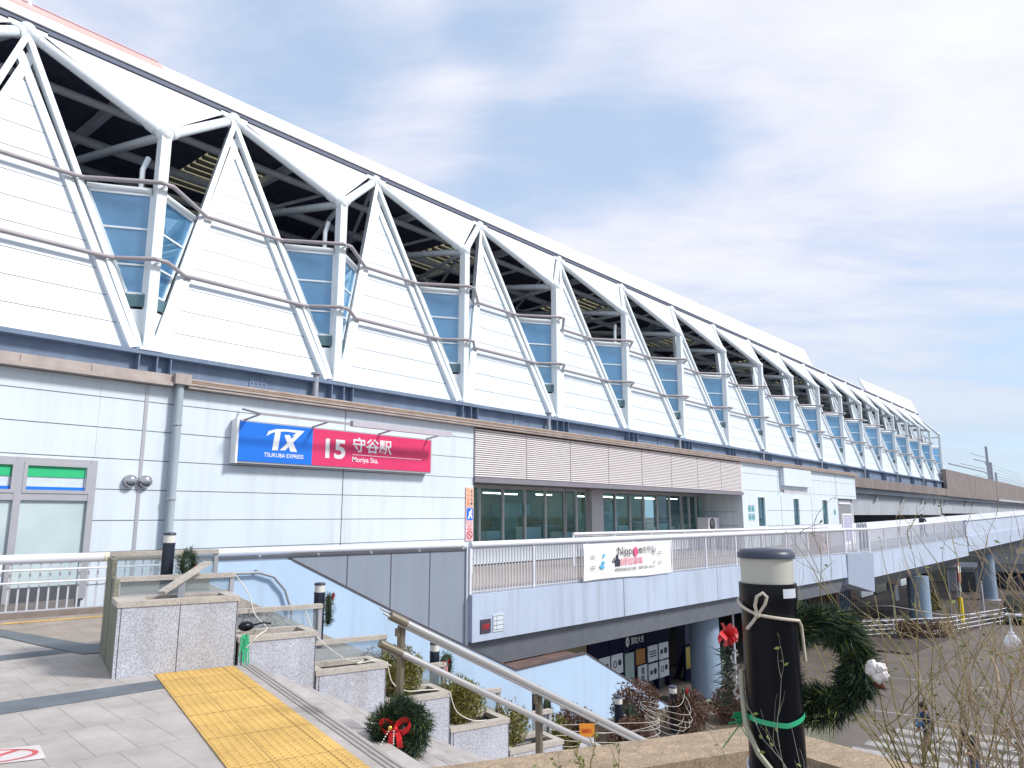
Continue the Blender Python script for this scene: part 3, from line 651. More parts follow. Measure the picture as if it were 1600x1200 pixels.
# ------------------------------------------------------------------ left fence, side wall, stair parapet
RA = V((4.28, 15.0)); ra = R(-10.2); RD = V((math.cos(ra), math.sin(ra))); RN = V((-RD.y, RD.x))
def rp(X, off=0, z=None):
    t = (X - RA.x) / RD.x; p = RA + RD * t + RN * off
    return (p.x, p.y) if z is None else (p.x, p.y, z)
def fence(name, p, q, z0, z1, zr, r, pitch, label, group, ze0=0, mat=fencew, wbar=.03, posts=2.4, rails=()):
    """railing from p to q; ze0 is the rise of the far end"""
    d = V((q[0] - p[0], q[1] - p[1])); Ln = d.length; u = d / Ln
    t = thing(name, label, 'railing', (p[0], p[1], z0), group)
    MB().tube([(p[0], p[1], zr), (q[0], q[1], zr + ze0)], r, 12).part('top_rail', mat, t)
    b = MB(); n = int(Ln / pitch)
    for i in range(n + 1):
        c = V((p[0], p[1])) + u * (i * pitch); h = ze0 * i * pitch / Ln
        b.obox(c - u * wbar / 2, c + u * wbar / 2, -.012, .012, z0 + h, z1 + h)
    b.obox(p, q, -.018, .018, z1, z1 + .03, 0, z1 + ze0, z1 + .03 + ze0); b.obox(p, q, -.018, .018, z0 + .03, z0 + .06, 0, z0 + .03 + ze0, z0 + .06 + ze0)
    b.part('balusters', fenceg, t)
    k = max(1, int(Ln / posts))
    for i in range(k + 1):
        c = V((p[0], p[1])) + u * (Ln * i / k); h = ze0 * i / k
        MB().obox(c - u * .03, c + u * .03, -.03, .03, z0 + h, zr + h).part('post', mat, t)
    for zz, off, rr in rails:
        n2 = V((-u.y, u.x)) * off
        MB().tube([(p[0] + n2.x, p[1] + n2.y, zz), (q[0] + n2.x, q[1] + n2.y, zz)], rr, 6).part('side_rail', mat, t)
    return t
f = fence('railing', rp(-2), rp(7.3), .06, .9, .99, .078, .15, 'white see-through railing in front of the shop windows at the left', 'white walkway railings', rails=((.80, -.09, .018), (.59, -.09, .018)))
MB().tube([rp(5.75, 0, .985), rp(7.15, 0, .985)], .088, 12).part('sleeve', creamm, f)
MB().obox(rp(-2), rp(7.3), -.14, .12, 0, .1).solo('kerb', pm('stained kerb', (.22, .18, .16), .9, .2, 3), 'stained dark kerb under the left railing', 'kerb')
fence('railing', rp(7.32), rp(13.75), .86, .93, .99, .078, .11, 'white railing with short bars on top of the grey blue side wall', 'white walkway railings', posts=1.3)
b = MB(); b.obox(rp(7.3), rp(13.87), 0, .2, GZ, .86)
for x in (10.61, 11.72, 12.79): b.obox(rp(x - .013, -.004), rp(x + .013, -.004), 0, .02, GZ, .86, 1)
b.obox(rp(7.3), rp(13.87), -.03, .22, .86, .9, 1); b.obox(rp(13.85), rp(13.9), -.05, .24, GZ, .95, 2)
b.solo('side_wall', [deckp, seamm, fencew], 'grey blue panel wall with dark vertical joints below the railing', 'wall')
# stair parapet
def rz(X, z, off): return rp(X, off, z)
pr = [(7.25, .80), (9.25, .80), (11.72, -.46), (15.35, -2.22), (17.88, -2.10), (21.4, -4.05), (21.4, GZ), (7.25, GZ)]
b = MB(); n3_ = V((RN.x, RN.y, 0)) * .14
b.prism([rz(x, z, -.16) for x, z in pr][::-1], n3_)
pp = thing('stair_parapet', 'pale blue parapet dropping in two slopes with a level landing between', 'parapet', (12, 13.4, GZ))
b.part('body', parm, pp)
b = MB(); tp = [pr[i] for i in range(1, 6)]
for (xa, za), (xb, zb) in zip(tp[:-1], tp[1:]):
    b.prism([rz(xa, za - .0, -.18), rz(xb, zb - .0, -.18), rz(xb, zb + .035, -.18), rz(xa, za + .035, -.18)][::-1], n3_ * 1.3)
b.part('cap', pm('dark parapet cap', (.10, .08, .085), .7, .2), pp)
MB().obox(rp(15.3, -.1), rp(17.9, -.1), 0, .8, -2.6, -2.14).part('landing_coping', pm('red brown coping', (.17, .11, .10), .8, .2), pp)
pts = [rz(7.2, .60, -.25), rz(8.55, .58, -.25), rz(8.85, .48, -.25), rz(9.1, .2, -.25), rz(9.25, -.2, -.25), rz(9.3, -.7, -.25)]
hr = thing('wall_handrail', 'grey handrail curving down on the pale blue parapet', 'handrail', pts[1])
MB().tube(pts, .03, 8).part('rail', polem, hr); MB().beam(rz(8.5, .58, -.25), rz(8.5, .66, -.25), .05, .05).beam(rz(8.5, .62, -.26), rz(8.5, .62, -.14), .04, .04).part('bracket', alum, hr)
# ------------------------------------------------------------------ elevated walkway and footbridge
W0 = V((13.9, 13.2)); WA = R(-2.63); WD = V((math.cos(WA), math.sin(WA))); WN = V((-WD.y, WD.x))
def wp_(X, off=0):
    t = (X - W0.x) / WD.x; p = W0 + WD * t + WN * off; return (p.x, p.y)
WE = 40.6
wk = thing('walkway', 'elevated walkway with pale blue concrete side along the station', 'walkway', (28, 14, GZ))
MB().prism([(*wp_(13.9), -.26), (*wp_(WE), -.26), (65, 11, -.26), (65, 20.4, -.26), (13.9, 20.4, -.26)], (0, 0, -.2)).part('deck', pm('beige walkway floor', (.40, .33, .29), .85, .1, 2), wk)
b = MB(); b.obox(wp_(13.9), wp_(WE), -.12, .2, -1.38, -.24)
for x in (20.5, 26.6, 32.7, 38): b.obox(wp_(x, -.123), wp_(x + .025, -.123), 0, .02, -1.38, -.24, 1)
b.part('fascia', [fasm, seamm], wk)
b = MB(); b.hexa([(*wp_(13.9, .25), -2.1), (*wp_(41, .25), -2.1), (*wp_(41, 1.2), -2.1), (*wp_(13.9, 1.2), -2.1), (*wp_(13.9, .02), -1.381), (*wp_(41, .02), -1.381), (*wp_(41, 1.2), -1.381), (*wp_(13.9, 1.2), -1.381)])
b.box(13.9, 60, 14.5, 20, -2.1, -1.7); b.part('girder', girdg, wk)
for x, y in ((28.2, 13.9), (40, 15.5)): MB().lathe((x, y, GZ), [(.58, 0), (.58, 3.5)], 24).part('pier', pierm, wk)
MB().hexa([(*wp_(40.3, -.14), -1.7), (42.75, 11.28, -2.25), (42.75, 12.2, -2.25), (*wp_(40.3, .6), -1.9), (*wp_(40.3, -.2), -.24), (42.75, 11.2, -.24), (42.75, 12.2, -.24), (*wp_(40.3, .6), -.24)]).part('joint_block', pm('shaded joint block', (.36, .42, .53), .7, .06), wk)  # shade on this turned face put into a darker fascia blue
fence('railing', wp_(13.93), wp_(WE), -.22, .88, .99, .085, .12, 'long white railing of thin bars carrying the banner along the walkway', 'white walkway railings')
fence('railing', wp_(WE + .05), (42.75, 11.38), -.22, .88, .99, .07, .3, 'short sparse white railing at the kink of the walkway', 'white walkway railings', posts=1)
fence('railing', (24, 17.2), (47, 14.8), -.22, .9, 1.0, .06, .24, 'rear white railing across the walkway under the slit windows', 'white walkway railings')
br = thing('footbridge', 'pale blue footbridge rising away to the right on round piers', 'footbridge', (62, 11, GZ))
B0 = V((42.75, 11.38)); BA = R(-4); BD = V((math.cos(BA), math.sin(BA))); BN = V((-BD.y, BD.x))
def bp(X, off=0):
    t = (X - B0.x) / BD.x; p = B0 + BD * t + BN * off; return (p.x, p.y)
def rise(X): return (X - 42.75) * .0195
b = MB(); b.obox(bp(42.75), bp(62), -.1, .2, -1.5, -.28, 0, -1.5 + rise(62), -.28 + rise(62)); b.obox(bp(62.01), bp(135), -.16, .2, -.85, -.15 + rise(62), 0, -.85 + rise(135) - .1, -.15 + rise(135))
for x in (46, 66.5, 73.5): b.obox(bp(x, -.165 if x > 62 else -.104), bp(x + .03, -.165 if x > 62 else -.104), 0, .02, -1.4 + rise(x) + (.5 if x > 62 else 0), -.3 + rise(x), 1)
b.part('fascia', [fasm, seamm], br)
b = MB(); b.obox(bp(62.01), bp(135), -.1, .1, -.15 + rise(62), .93 + rise(62), 0, -.15 + rise(135), .93 + rise(135)); b.obox(bp(62), bp(135), -.18, .18, .93 + rise(62), 1.02 + rise(62), 1, .93 + rise(135), 1.02 + rise(135))
b.part('parapet', [pm('pale lilac bridge parapet', (.48, .55, .67), .6, .05, .5), fencew], br)
b = MB(); b.obox(bp(42.8, 4), bp(135, 4), -.1, .1, -.3, 1.0, 0, -.3 + rise(135), 1.0 + rise(135)); b.part('far_parapet', fencew, br)
b = MB(); b.obox(bp(42.8, .2), bp(135, .2), 0, 3.6, -.6, -.3, 0, -.6 + rise(135), -.3 + rise(135)); b.part('deck', concl, br)
b = MB()
for x0, x1, z in ((42.8, 62, 0), (62, 135, .45)):
    z0 = -1.5 + rise(x0) + z; z1 = -1.5 + rise(x1) + z
    b.hexa([(*bp(x0, .9), z0 - .75), (*bp(x1, .9), z1 - .75), (*bp(x1, 3), z1 - .75), (*bp(x0, 3), z0 - .75), (*bp(x0, .1), z0 - .005), (*bp(x1, .1), z1 - .005), (*bp(x1, 4), z1 - .005), (*bp(x0, 4), z0 - .005)])
b.part('girder', pm('pale grey girder', (.22, .24, .27), .7, .1), br)
for x, y in ((52.4, 11.3), (75.6, 10.9), (102, 9.5)):
    z = -2.2 + rise(x)
    o = MB().lathe((x, y, GZ), [(.62, 0), (.62, z - GZ)], 28).part('pier', pierm, br); MB().lathe((x, y, GZ), [(.85, .0), (.85, .12), (.62, .16)], 28).part('pier_base', concl, o)
fence('railing', bp(42.8), bp(62), -.28, .86, .99, .08, .16, 'white railing of leaning bars on the near end of the footbridge', 'white walkway railings', ze0=rise(62))
# banner
bn = thing('banner', 'white recruitment banner with pink disc and black lettering hung on the walkway railing', 'banner', (20.9, 12.7, -.2))
def bw(u, v, off=-.16):      # u 0..1 along, v 0..1 up
    x = 18.42 + 4.9 * u; p = wp_(x, off + .012 * math.sin(u * 17) + .012 * math.cos(v * 5 + u * 4)); return V((p[0], p[1], -.19 + 1.07 * v + .02 * math.sin(u * 6.3) * (1 - v)))
b = MB(); nu, nv = 30, 8
vs = [bw(i / nu, j / nv) for j in range(nv + 1) for i in range(nu + 1)]
b.add(vs, [(j * (nu + 1) + i, j * (nu + 1) + i + 1, (j + 1) * (nu + 1) + i + 1, (j + 1) * (nu + 1) + i) for j in range(nv) for i in range(nu)], 0, True); b.part('cloth', pm('banner cloth', (.82, .82, .80), .6, .02), bn)
BX = V((WD.x, WD.y, 0)); off_ = -.195
def bq(u, v): p = wp_(18.42 + 4.9 * u, off_); return V((p[0], p[1], -.19 + 1.07 * v))
text('Nipp', bq(.35, .57), BX, SZ, .78, .33, inkm, bn, bold=.004); text('n', bq(.595, .66), BX, SZ, .18, .17, inkm, bn); text('を守る!', bq(.645, .66), BX, SZ, .72, .22, inkm, bn, bold=0)
c0 = bq(.555, .72); MB().add([c0 + BX * .115 * math.cos(a * .3142) + V((0, 0, .15 * math.sin(a * .3142))) for a in range(20)], [tuple(range(20))]).part('disc', pm('bright pink disc', (.80, .10, .24), .5), bn)
text('自衛官募集', bq(.372, .35), BX, SZ, 1.3, .23, pm('pink lettering', (.75, .12, .25), .5), bn, bold=0)
text('自衛隊茨城地方協力本部', bq(.315, .19), BX, SZ, 1.18, .10, inkm, bn, bold=0); text('029-231-3315', bq(.585, .20), BX, SZ, .95, .09, inkm, bn, bold=0)
def bpoly(pts, m, nm): return MB().add([bq(u, v) for u, v in pts], [tuple(range(len(pts)))]).part(nm, m, bn)
bpoly([(.318, .33), (.372, .33), (.372, .50), (.36, .545), (.353, .56), (.357, .62), (.35, .67), (.336, .67), (.331, .62), (.334, .58), (.315, .53), (.312, .505), (.300, .47), (.294, .475), (.322, .585), (.315, .60), (.287, .49), (.286, .455), (.298, .44), (.316, .45)], inkm, 'saluting_figure')
bpoly([(.192, .57), (.2, .62), (.215, .68), (.213, .72), (.195, .70), (.187, .62)], ltblue, 'map_shape')
bpoly([(.175, .44), (.205, .42), (.208, .48), (.185, .52)], ltblue, 'map_shape'); bpoly([(.155, .36), (.17, .30), (.195, .29), (.206, .33), (.19, .41), (.165, .42)], ltblue, 'map_shape')
for u in (.065, .83):
    for v in (.66, .60, .37, .31): bpoly([(u, v), (u + .045, v), (u + .045, v + .018), (u, v + .018)], pm('grey print', (.25, .3, .33), .6), 'rule')
for v in (.7, .62, .36): bpoly([(.775, v - .02), (.79, v - .02), (.79, v + .06), (.775, v + .06)], pm('pale grey print', (.5, .52, .55), .6), 'mark')
# plates on the fascia
t = thing('wall_plate', 'small dark plate with red lettering on the pale blue fascia end', 'plate', (*wp_(14.3, -.13), -1.2))
MB().obox(wp_(14.18, -.14), wp_(14.55, -.14), 0, .02, -1.2, -.86).part('plate', pm('dark plum plate', (.06, .045, .07), .5), t); text('注意', (*wp_(14.24, -.141), -1.1), BX, SZ, .25, .14, red, t)
t = thing('wall_plate', 'white ruled paper plate beside the dark plate on the fascia', 'plate', (*wp_(14.9, -.13), -1.2))
MB().obox(wp_(14.62, -.14), wp_(15.05, -.14), 0, .018, -1.2, -.78).part('plate', pm('pale plate', (.62, .68, .74), .6), t)
b = MB()
for z in (-1.16, -1.05, -.94, -.82): b.obox(wp_(14.64, -.142), wp_(15.03, -.142), 0, .003, z, z + .012)
for x in (14.64, 14.76, 15.02): b.obox(wp_(x, -.142), wp_(x + .012, -.142), 0, .003, -1.17, -.81)
b.part('ruling', seamm, t)
# air conditioner and boards on the walkway
ac = thing('air_conditioner', 'white outdoor air conditioner unit by the office windows', 'air conditioner', (40.3, 19.6, .1))
MB().box(40.5, 41.95, 19.4, 20.1, .78, 1.58).part('casing', fencew, ac); MB().lathe((41.0, 19.4, 1.18), [(.34, 0), (.36, .03), (.05, .05)], 20, axis=(0, -1, 0)).part('fan_grille', darkgrey, ac)
MB().box(40.6, 40.7, 19.5, 20, -.2, .78).box(41.75, 41.85, 19.5, 20, -.2, .78).part('stand', alum, ac)
nb = thing('notice_board', 'white framed lilac notice board standing at the walkway kink', 'notice board', (43.2, 12.6, -.26))
b = MB().box(42.4, 42.48, 12.5, 12.58, -.25, 1.72).box(43.95, 44.03, 12.5, 12.58, -.25, 1.72).box(42.4, 44.03, 12.5, 12.58, 1.72, 1.8); b.part('frame', whitep, nb)
MB().box(42.48, 43.95, 12.52, 12.56, .3, 1.72).part('panel', pm('lilac panel', (.46, .45, .58), .5), nb)
bx = thing('control_cabinet', 'beige cabinet with small grilles behind the short railing', 'cabinet', (41.7, 13.2, -.25)); MB().box(40.6, 42.2, 13.2, 13.8, -.25, .72).part('casing', peach, bx); MB().box(40.8, 41.1, 13.19, 13.2, .3, .6).box(41.3, 41.6, 13.19, 13.2, .3, .6).box(40.8, 41.1, 13.19, 13.2, -.15, .15).part('grille', darkgrey, bx)
for i in range(3):
    x = 45.2 + i * .7; MB().tube([(x, 12.6, -.2), (x, 12.6, 1.1), (x + .1, 12.6, 1.25), (x + .3, 12.6, 1.25), (x + .4, 12.6, 1.1), (x + .4, 12.6, -.2)], .045, 8).solo('bicycle_barrier', polem, ['dark hoop barrier nearest the lilac notice board', 'dark hoop barrier in the middle of three', 'dark hoop barrier farthest from the notice board'][i], 'barrier', 'hoop barriers on the footbridge')

# ------------------------------------------------------------------ shop and passage under the walkway
sh = thing('corner_shop', 'navy fronted shop with white posters under the walkway', 'shop', (25, 17, GZ))
MB().box(18, 30.1, 16.6, 20, GZ, -2.1).part('wall', darkgrey, sh)
MB().box(18, 23.7, 16.45, 16.6, -3.3, -2.2).part('fascia', pm('lit cream fascia', (.30, .24, .14), .5), sh)
for x0, x1 in ((23.75, 25.15), (25.2, 26.1), (26.15, 27.9), (27.95, 29.9)): MB().box(x0, x1, 16.42, 16.6, -3.62, -2.2).part('fascia', navyp, sh)
for x in (23.7, 24.3, 25.19, 26.14, 27.0, 27.94, 28.86, 29.82): MB().box(x - .05, x + .05, 16.38, 16.6, GZ, -3.6).part('mullion', navyp, sh)
text('買取大吉', (26.78, 16.41, -3.42), SX, SZ, 1.0, .28, whitep, sh)
b = MB()
for a in range(8): b.ball((26.52 + .09 * math.cos(a * .785), 16.41, -3.28 + .13 * math.sin(a * .785)), .06, 5, sq=(1, .15, 1.2))
b.part('emblem', whitep, sh)
def poster(x0, x1, z0, z1, kind):
    o = MB().box(x0, x1, 16.36, 16.4, z0, z1).part('poster', posterm, sh); w = x1 - x0; h = z1 - z0; b = MB()
    if kind == 0: b.box(x0 + .15 * w, x0 + .4 * w, 16.35, 16.36, z0 + .35 * h, z0 + .6 * h).lathe((x0 + .68 * w, 16.355, z0 + .5 * h), [(.16 * w, 0), (.16 * w, .01)], 10, axis=(0, -1, 0))
    if kind == 1: b.tube([(x0 + .3 * w + .13 * w * math.cos(a), 16.355, z0 + .5 * h + .17 * h * math.sin(a)) for a in [i * .628 for i in range(10)]], .02, 5, closed=True).lathe((x0 + .7 * w, 16.355, z0 + .55 * h), [(.14 * w, 0), (.14 * w, .01)], 10, axis=(0, -1, 0))
    if kind == 2:
        for i in range(3): b.box(x0 + .15 * w, x0 + .85 * w, 16.35, 16.36, z0 + (.3 + .15 * i) * h, z0 + (.36 + .15 * i) * h)
    b.part('print', inkm, o)
poster(24.38, 25.14, -4.35, -3.62, 0); poster(25.24, 26.06, -4.35, -3.62, 1); poster(24.38, 25.14, -5.2, -4.45, 2); poster(25.24, 26.06, -5.2, -4.45, 2)
poster(28.03, 28.80, -4.28, -3.64, 2); poster(28.92, 29.73, -4.30, -3.64, 0); poster(28.03, 28.80, -5.0, -4.36, 0); poster(28.92, 29.73, -5.02, -4.36, 1)
MB().box(26.24, 26.91, 16.37, 16.4, -5.2, -3.7).part('door', pm('cyan lit door', (.40, .55, .55), .3), sh); MB().box(27.08, 27.79, 16.37, 16.4, -4.25, -3.66).part('door_panel', pm('orange shop glow', (.45, .20, .04), .5), sh)
o = MB().box(27.15, 27.85, 16.33, 16.37, -5.1, -4.3).part('poster', posterm, sh)
for i, chx in enumerate('買取'): text(chx, (27.37, 16.325, -4.65 - .3 * i), SX, SZ, .26, .26, navyp, o)
MB().box(14, 16.5, 17, 17.4, GZ, -2.1).box(14, 60, 24, 24.4, GZ, -1.7).box(33.5, 34.2, 17.5, 18, GZ, -2).solo('passage_wall', darkm, 'dark back wall of the passage under the walkway', 'wall')
MB().box(18, 23.6, 16.3, 16.44, -4.6, -3.5).solo('ticket_panel', pm('grey teal panel', (.20, .25, .27), .4), 'grey panel with dark pictogram left of the navy shop', 'panel')
af = thing('a_frame_sign', 'yellow and navy standing sign outside the passage', 'standing sign', (31.2, 16.2, GZ)); MB().box(30.9, 31.5, 16.2, 16.3, GZ, GZ + 1.5).part('board', navyp, af); MB().box(30.98, 31.42, 16.18, 16.2, GZ + .5, GZ + 1.4).part('poster', pm('yellow poster', (.5, .4, .08), .5), af); MB().beam((31.2, 16.3, GZ + 1.3), (31.2, 16.8, GZ), .5, .03).part('leg', navyp, af)
for i, (x, y) in enumerate(((31.5, 15), (32.6, 15.6))):
    t = thing('shop_stand', ['low dark merchandise stand beside the standing sign', 'low dark merchandise stand deeper in the passage'][i], 'stand', (x, y, GZ)); MB().box(x - .3, x + .3, y - .2, y + .2, GZ + .1, GZ + .8).part('body', darkgrey, t); MB().box(x - .35, x + .35, y - .25, y + .25, GZ + .8, GZ + .85).part('top', alum, t)
MB().tube([(31.6, 14.2, GZ), (31.6, 14.2, -2.1)], .05, 8).solo('drain_pipe', fencew, 'thin white vertical pipe in the dark passage', 'pipe')

# ------------------------------------------------------------------ railway viaduct
vd = thing('railway_viaduct', 'stained concrete railway viaduct running away behind the station', 'viaduct', (110, 22, GZ))
MB().box(65.3, XE - 1.5, 18.4, 18.9, 4.05, 4.9).part('edge_beam', concb, vd)
MB().hexa([(XE - 1.4, 18.4, 4.0), (330, 18.4, 4.0), (330, 18.8, 4.0), (XE - 1.4, 18.8, 4.0), (XE - 1.4, 18.4, 7.35), (330, 18.4, 6.9), (330, 18.8, 6.9), (XE - 1.4, 18.8, 7.35)]).part('parapet', concb, vd)
MB().box(XE + 40, 330, 18.3, 18.4, 3.95, 4.3).part('parapet_base', concl, vd)
MB().box(65.3, 330, 18.9, 40, 3.6, 4.1).part('deck', concl, vd)
MB().box(65.2, XE - 1.2, 19.4, 20.2, 1.72, 3.9).part('girder', concl, vd); MB().box(XE - .6, 330, 19.4, 20.2, 1.9, 3.9).part('girder', concl, vd)
MB().box(67, 330, 24, 38, .5, 3.6).part('inner_girder', darkm, vd)
for x in (66.2, 107, 150, 200): MB().box(x - 1, x + 1, 19.6, 36, GZ, 1.7).part('pier', concl, vd)
for x in (76, 86, 95, 102, 108, 122, 128): MB().tube([(x, 19.2, 4.05), (x, 19.2, 3.3), (x - .1, 19.2, 3.1), (x - .6, 19.2, 3.05)], .09, 8).part('drain_hook', polem, vd)
def mast(X, Y, h, arm, label):
    t = thing('catenary_mast', label, 'mast', (X, Y, 4.1)); MB().beam((X, Y, 4.1), (X, Y, 4.1 + h), .5, .5, up=(1, 0, 0)).part('pole', polem, t)
    MB().tube([(X, Y, 4.1 + h * .62), (X - arm * .2, Y, 4.1 + h * .72), (X - arm, Y, 4.1 + h * .7)], .14, 6).tube([(X, Y, 4.1 + h * .8), (X - arm * .5, Y + 2, 4.1 + h * .85)], .07, 6).part('arm', polem, t)
    b = MB()
    for i in range(3): b.tube([(X - 1 - i * .5, Y, 4.1 + h * (.70 - .06 * i)), (X + 60, Y, 4.1 + h * (.68 - .06 * i))], .05, 5)
    b.part('wire', polem, t)
mast(112, 24, 7, -1, 'dark catenary mast at the end of the station roof'); mast(205, 27, 13.5, 18, 'tallest catenary mast above the brown viaduct parapet'); mast(186, 24, 8.6, 45, 'catenary mast with a long curved arm above the parapet')
mast(240, 30, 9, 40, 'distant catenary mast at the right edge of the photo')

# ------------------------------------------------------------------ far street under the footbridge
def bldg(name, label, cat, x0, x1, y0, y1, h, m, parts=()):
    t = thing(name, label, cat, ((x0 + x1) / 2, (y0 + y1) / 2, GZ)); MB().box(x0, x1, y0, y1, GZ, GZ + h).part('wall', m, t)
    for nm, bx, mm in parts: MB().box(*bx).part(nm, mm, t)
    return t
bldg('street_shop', 'dark recessed shop row under the viaduct', 'shop', 58, 96, 19.5, 19.9, 4.4, darkm, [('shutter', (60 + i * 4.5, 63.6 + i * 4.5, 19.3, 19.5, GZ + .2, GZ + 2.8), [pm('grey green shutter', (.16, .19, .16), .5), pm('brown shutter', (.12, .09, .07), .6), posterm][i % 3]) for i in range(8)])
bldg('street_house', 'beige wall with green shutters beyond the far pier', 'house', 92, 112, 12.8, 19, 4.6, pm('beige render', (.36, .33, .28), .8, .1), [('shutter', (91.9, 92, 13.2 + i * 1.5, 14.4 + i * 1.5, GZ + .8, GZ + 3.2), pm('sage shutter', (.24, .28, .24), .5)) for i in range(4)])
bldg('storage_shed', 'pale grey shed with a flat roof near the far pier', 'shed', 82, 90, 12.4, 15, 2.2, pm('pale shed', (.36, .40, .42), .6), [('roof', (81.8, 90.2, 12.2, 15.2, GZ + 2.2, GZ + 2.35), concl), ('door', (81.9, 82, 12.8, 14, GZ, GZ + 1.9), darkgrey)])
bldg('overpass', 'dark road overpass with a white railing at the right edge', 'overpass', 89, 160, 4, 11.6, 1.2, darkm, [('deck', (88, 160, 2, 12.1, -3.8, -3.0), pm('overpass deck', (.28, .32, .38), .7)), ('railing', (87.9, 88, 2, 12.1, -3.0, -2.0), fenceg), ('pier', (90, 92, 11.7, 12, GZ, -3.8), concl), ('back_wall', (90, 91, 2, 11.6, GZ + 1.2, -3.8), darkm)])
kb = thing('brick_kiosk', 'brown tiled kiosk wall with a barred blue window', 'kiosk', (49.3, 14.9, GZ)); MB().box(48.0, 50.9, 14.9, 16.4, GZ, -2.35).part('wall', brickm, kb)
o = MB().box(48.5, 50.5, 14.84, 14.9, -4.05, -2.75).part('window', pm('pale blue pane', (.26, .36, .50), .3), kb); b = MB()
for i in range(6): b.beam((48.55 + i * .38, 14.82, -4.05), (48.65 + i * .38, 14.82, -2.75), .06, .04)
b.beam((48.5, 14.82, -3.4), (50.5, 14.82, -3.4), .05, .05); b.part('bars', inkm, o)
# guard fence along the pavement: white pipe rails
t = thing('pipe_fence', 'low white pipe fence along the pavement edge', 'fence', (52, 12, GZ))
b = MB(); pts = [(47.5, 13.6), (53, 9.9), (60.5, 7.9), (70, 5.6)]
for z in (.25, .5, .75, 1.0): b.tube([(x, y, GZ + z) for x, y in pts], .028, 6)
b.part('rails', fencew, t)
for i in range(9):
    u = i / 8 * 3; k = min(2, int(u)); p = V(pts[k]).lerp(V(pts[k + 1]), u - k); MB().tube([(p.x, p.y, GZ), (p.x, p.y, GZ + 1.05)], .035, 6).part('post', fencew, t)
def pole(x, y, h, label, m=polem, r=.05, name='pole', cat='pole'):
    return MB().tube([(x, y, GZ), (x, y, GZ + h)], r, 8).solo(name, m, label, cat)
pole(58.5, 10.75, 3.4, 'thin grey pole beside the yellow marker post'); pole(62, 9.35, 2.6, 'pale pole left of the black car', fencew, .045)
t = thing('marker_post', 'red and white sign post with a yellow lower wrap', 'post', (58.9, 10.2, GZ)); MB().tube([(58.9, 10.2, GZ), (58.9, 10.2, GZ + 3.5)], .07, 8).part('pole', polem, t); MB().tube([(58.9, 10.2, GZ + .1), (58.9, 10.2, GZ + 1.7)], .14, 8).part('yellow_wrap', yellowp, t); MB().box(58.5, 59.4, 10.1, 10.16, GZ + 2.7, GZ + 3.9).part('sign_plate', pm('faded red plate', (.30, .06, .06), .5), t); MB().box(58.55, 59.35, 10.08, 10.1, GZ + 3.3, GZ + 3.8).part('white_plate', posterm, t)
t = thing('street_sign', 'blue and white notice sign on two posts near the shed', 'sign', (66, 11.5, GZ)); MB().box(65.6, 66.5, 11.4, 11.45, GZ + 1.2, GZ + 2.9).part('panel', inkm, t); MB().box(65.7, 66.4, 11.37, 11.4, GZ + 2.1, GZ + 2.8).box(65.7, 66.4, 11.37, 11.4, GZ + 1.4, GZ + 1.9).part('label', posterm, t); MB().tube([(65.6, 11.5, GZ), (65.6, 11.5, GZ + 3)], .04, 6).tube([(66.5, 11.5, GZ), (66.5, 11.5, GZ + 3)], .04, 6).part('posts', fencew, t)
t = thing('utility_box', 'white utility box on a post under the footbridge', 'box', (55.5, 13.5, GZ)); MB().box(55.1, 56, 13.3, 13.7, -3.9, -2.9).part('casing', pm('dull white box', (.42, .45, .50), .5), t); MB().tube([(55.5, 13.6, GZ), (55.5, 13.6, -3.9)], .06, 6).part('post', polem, t)
# globe lamp with yellow banner
gl = thing('globe_lamp', 'white round globe lamp hanging from an arm at the right edge', 'street lamp', (23.9, 2.2, GZ))
MB().ball((23.66, 3.01, -1.51 + 0), .2, 12).part('globe', pm('opal globe', (.80, .80, .82), .3), gl)
MB().tube([(23.9, 2.2, GZ), (23.9, 2.2, -.6)], .07, 10).part('pole', polem, gl); MB().tube([(23.9, 2.2, -.85), (23.64, 3.1, -.82)], .035, 8).tube([(23.66, 3.01, -.83), (23.66, 3.01, -1.3)], .022, 6).box(23.6, 23.72, 2.95, 3.07, -1.34, -1.26).part('arm', fencew, gl)
MB().prism([(23.86, 2.76, -.95), (23.86, 2.46, -.95), (23.86, 2.46, -2.15), (23.86, 2.71, -2.15)], (.02, 0, 0)).solo('pennant', yellowp, 'yellow pennant hanging beside the globe lamp', 'pennant')
b = MB().tube([(47.8, 13.8, -3.6), (40, 9.9, -2.6), (31, 6.0, -1.8), (23.7, 3.05, -.84)], .018, 6).solo('light_string', wire, 'pale cable of lights strung from the kiosk to the globe lamp', 'cable')

# black car
car = thing('parked_car', 'black boxy car parked at the right edge beneath the footbridge', 'car', (62, 7.3, GZ))
def cy_(x, z, y): return (x, y, z)
prof = [(-1.75, .35), (-1.78, .85), (-1.65, 1.0), (-.75, 1.08), (-.45, 1.68), (1.55, 1.70), (1.72, 1.1), (1.75, .35)]
b = MB().prism([(x, -.72, z) for x, z in prof], (0, 1.44, 0)); 
o = b.part('body', carm, car); o.matrix_parent_inverse = Matrix.Identity(4)
def lp(mb, nm, m):
    o = mb.part(nm, m, car); o.matrix_parent_inverse = Matrix.Identity(4); return o
for y in (-.735, .725):
    lp(MB().prism([(x, y, z) for x, z in ((-.62, 1.1), (-.38, 1.58), (.35, 1.6), (.35, 1.1))], (0, .01, 0)), 'window', pm('car glass green', (.06, .08, .06), .1)); lp(MB().prism([(x, y, z) for x, z in ((.45, 1.1), (.45, 1.6), (1.45, 1.6), (1.55, 1.1))], (0, .01, 0)), 'window', MATS['car glass green'])
